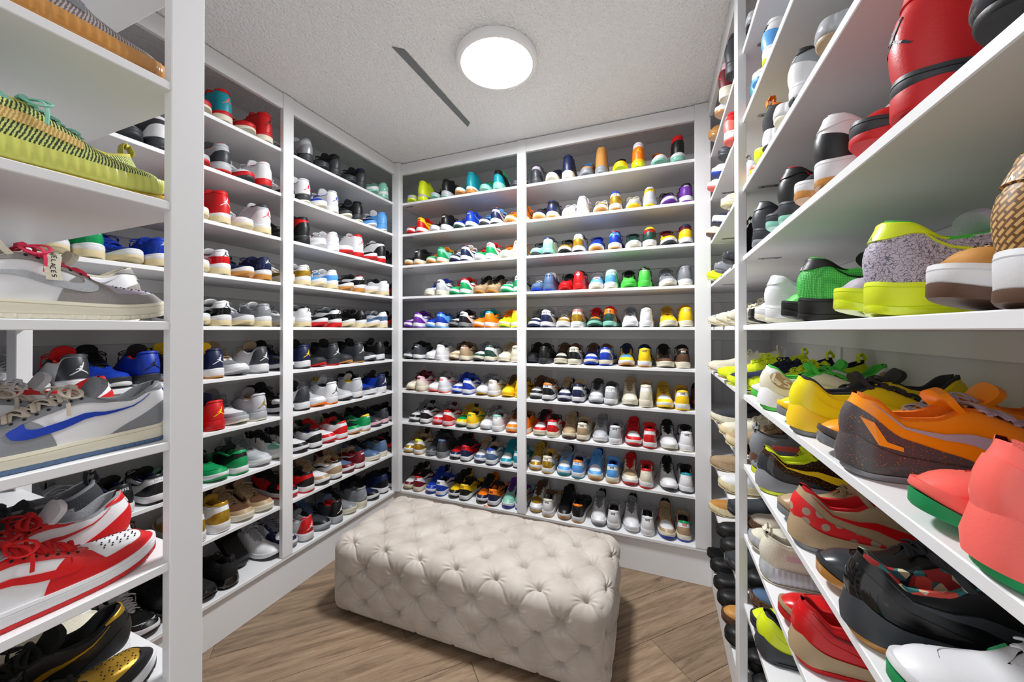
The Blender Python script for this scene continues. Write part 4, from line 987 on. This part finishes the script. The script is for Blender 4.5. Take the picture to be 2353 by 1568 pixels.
def prop_up(root, pos, lv):
    """heel on the shelf, toe against the wall, footbed turned to the room"""
    a_ = math.radians(43); ca, sa = math.cos(a_), math.sin(a_)
    R = Matrix(((0, -ca, sa), (1, 0, 0), (0, sa, ca))); root.rotation_euler = R.to_euler()
    pts = [R @ v.co for ch in root.children for v in ch.data.vertices]
    root.location = (WXL + .0125 - min(v.x for v in pts), pos, ztop(lv) - min(v.z for v in pts))
    tag(root, 'black slide sandal propped up against the wall, bottom shelf, left wall', 'sandal')
run([(BACK_CORNER, 'back wall by corner', False), (BACK_WIDE, 'wide back bay', False)], '-y', (XL+.056, XR+.02), [(-.788, -.733), (.174, XR+.012)])
run([(LEFT_FAR, 'left wall by corner', False), (LEFT_NEAR, 'left wall', False)], '+x', (.20, WYB-.06), [(1.2435, 1.2435+PW), (YB-.028, YB+.012), (-1, YN+.004)])
run([(RIGHT_FAR, 'right wall by corner', False), (RIGHT_NEAR, 'right wall', True)], '-x', (.20, YB-.058), [(1.331, 1.331+PW)])
# entry-wall shelves: shoes point along y
ENTRY = [(3, 0, 'R', 'qqqGqooqq', 1), (4, 0, 'R', 'VVwoVVVeV', 1), (4, 1, 'R', 'VVwoVVVeV', 0), (5, 0, 'D', 'WgqWgwwcw', 1), (5, 1, 'D', 'WgqWgwwcw', 0), (5, 2, 'R', 'oooooooYo', 1),
 (6, 0, 'D', 'WGWBGwnmG', 0), (6, 1, 'D', 'WGWBGwnmG', 1), (6, 2, 'D', 'WRWRRWRWR', 0), (6, 3, 'D', 'WRWRRWRWR', 1),
 (7, 0, 'D', 'WRWRRWRRg', 1), (7, 1, 'D', 'WRWRRWRRg', 0), (7, 2, 'R', 'kkkGkkkkG', 0), (7, 3, 'R', 'NkNnNkkgN', 1),
 (8, 0, 'D', 'KKyyyWKKK', 1), (8, 1, 'D', 'KKyyyWKKK', 0), (8, 2, 'R', 'wwwmwwwmm', 1), (8, 3, 'R', 'wwwmwwwmm', 0)]
for lv, c_, kc, code, toe in ENTRY:
    kind = KCODE[kc]
    root, parts = make_shoe(kind, code, (XE-.056-.098*c_, YN-(.045 if lv in (7, 8) else .033)-KIND[kind]['L']/2, ztop(lv)), rz_for('+y', toe)+random.uniform(-.02, .02), 1 if toe else -1, True)
    override(code, parts)
    if c_ < 2: hero_details(kind, 1 if toe else -1, root)
    records.append((root, kind, code, toe, lv, 'beside the doorway'))
# extra marks on the near shoes
def mark(root, kind, m, name, polys, u0, t0, du, dt, material, sides=(-1, 1), off=.004):
    sh = Shoe(kind, m, True)
    for sd in sides: link(name, mesh_from(name, *sh.side_decal(polys, u0, t0, du, dt, sd, off), material, False, 1e-5), root)
OVAL = [[(.5*math.cos(a), .5*math.sin(a)) for a in np.linspace(0, 2*math.pi, 21)[:-1]]]
for root, kind, code, toe, lv, ww in records:
    m = 1 if toe else -1
    if code == 'OOOqOkgqO':
        mark(root, kind, m, 'chevron', [[(.0,1.0), (.30,.95), (.62,.28), (1.0,.24), (1.0,.0), (.42,.0)]], .035, .13, .13, .30, _m['marigold shell'], off=.0034)
    if code == 'WwWwgWLLL':
        mark(root, kind, m, 'badge', OVAL, .115, .50, .15, .46, mat('m'), off=.0030)
        for sd in (-1, 1): mark(root, kind, m, 'badge_lettering', [[(a*(-1 if m*sd > 0 else 1), b_) for a, b_ in q] for q in letters('LS', .10)], .115, .50, .11, .36, mat('w'), (sd,), .0042)
    if ww == 'beside the doorway' and code == 'WgqWgwwcw' and toe:
        sh = Shoe(kind, m, True); pts = []
        k0 = sh.surf(np.array([.47]), np.array([1.0]), 1, .016)[0]
        path = [k0, sh.surf(np.array([.475]), np.array([.80]), 1, .014)[0], sh.surf(np.array([.48]), np.array([.55]), 1, .008)[0], sh.surf(np.array([.49]), np.array([.34]), 1, .006)[0]]
        P = np.array(path); hw = .008; d0 = np.array([0, 1.0, 0]); v = []
        for q_ in P: v += [tuple(q_-d0*hw), tuple(q_+d0*hw)]
        v += [tuple(np.array(x)-np.array([.0012, 0, 0])) for x in v]
        n_ = len(v)//2; f = [(2*i, 2*i+1, 2*i+3, 2*i+2) for i in range(3)] + [(n_+2*i, n_+2*i+1, n_+2*i+3, n_+2*i+2) for i in range(3)] + [(2*i, 2*i+2, n_+2*i+2, n_+2*i) for i in range(3)] + [(2*i+1, 2*i+3, n_+2*i+3, n_+2*i+1) for i in range(3)]
        tg = link('lace_tag', mesh_from('lace_tag', v, f, mat('w', 'lace')), root)
        L_ = np.concatenate([[0], np.cumsum(np.linalg.norm(np.diff(P, axis=0), axis=1))]); tot = L_[-1]; vv, ff = [], []
        at = lambda s_: np.array([np.interp(s_, L_, P[:, j]) for j in range(3)])
        for q_ in letters('SHOELACES', .09):
            o_ = len(vv)
            for a, b_ in q_:
                c_ = at((a+.5)*tot*.86+.07*tot); vv.append(tuple(c_ + d0*b_*tot*.62 + np.array([.0011, 0, .0004])))
            ff.append((o_, o_+1, o_+2, o_+3))
        link('tag_lettering', mesh_from('tag_lettering', vv, ff, mat('K')), tg)
# yellow paper note on the wall behind the lemon shoes
m_note = plain('yellow paper note', (.90,.88,.35), .8); m_ink = plain('dark ink', (.15,.15,.12), .8)
nv = [(0, y_, z_) for y_, z_ in ((-.02,-.014), (.02,-.014), (.021,.014), (-.019,.014))]
note = link('paper_note', mesh_from('paper_note', nv + [(x_-.0008, y_, z_) for x_, y_, z_ in nv], [(0,1,2,3), (4,5,6,7), (0,1,5,4), (1,2,6,5), (2,3,7,6), (3,0,4,7)], m_note), None, (WXR-.013, .79, ztop(6)+.128))
tag(note, 'small yellow handwritten paper note on the right wall', 'paper note')
zz_ = [(-.0012, .014-.0022*i, .002+.005*math.sin(i*1.9)*(.5+.5*math.cos(i))) for i in range(13)]
link('scribble', mesh_from('scribble', *Shoe('low', 1).tube(zz_, .0006, 4), m_ink), note)
lz = [(.022*math.cos(i*.5)*(1-i/30)-.01*i/8, .004*math.sin(i*.9), .0022+.002*abs(math.sin(i*1.3))) for i in range(18)]
lc = link('shoelace', mesh_from('shoelace', *Shoe('low', 1).tube(lz, .0016, 5), mat('O', 'lace'), True), None, (-.985, YB+.0045, ztop(10)))
tag(lc, 'loose orange shoelace end on the bottom shelf edge, back wall by corner', 'shoelace')
# ---- labels
from collections import Counter
def desc(code, n):
    cs = words(code, None)[:n]
    return 'all ' + cs[0] if len(cs) == 1 else (' and '.join(cs) if len(cs) == 2 else '%s, %s and %s' % tuple(cs))
def mk(r, n):
    root, kind, code, toe, lv, ww = r
    return '%s %s, %s out, %s shelf, %s' % (desc(code, n), NOUN[kind][1], 'toe' if toe else 'heel', ORD[lv], ww)
labs = [mk(r, 2) for r in records]
for n in (3,):
    cnt = Counter(labs)
    for i, r in enumerate(records):
        if cnt[labs[i]] > 1:
            q = mk(r, n)
            if len(q.split()) <= 16: labs[i] = q
cnt = Counter(labs)
for i, r in enumerate(records):
    if cnt[labs[i]] < 2: continue
    for j in (i-1, i+1, i-2, i+2):
        if 0 <= j < len(records) and records[j][4:] == r[4:] and abs(j-i) == 1 and records[j][2] != r[2]:
            nb = records[j]; q = '%s %s, %s out, beside %s %s, %s shelf, %s' % (desc(r[2], 2), NOUN[r[1]][1], 'toe' if r[3] else 'heel', words(nb[2], None)[0], NOUN[nb[1]][1].split()[-1], ORD[r[4]], r[5])
            if len(q.split()) <= 16 and q not in labs: labs[i] = q; break
CAT = {'low': 'sneaker', 'force': 'sneaker', 'mid': 'sneaker', 'retro': 'sneaker', 'high': 'sneaker', 'wave': 'sneaker', 'boot': 'boot', 'runner': 'running shoe', 'court': 'basketball shoe', 'pod': 'slip-on shoe', 'slide': 'sandal'}
for lb, (root, kind, code, toe, lv, ww) in zip(labs, records):
    tag(root, lb, CAT[kind], '%ss on the shelves, %s' % (NOUN[kind][1], ww))
print('KINDS', Counter(r[1] for r in records), 'maxwords', max(len(l.split()) for l in labs), 'dups', [l for l, c in Counter(labs).items() if c > 1])
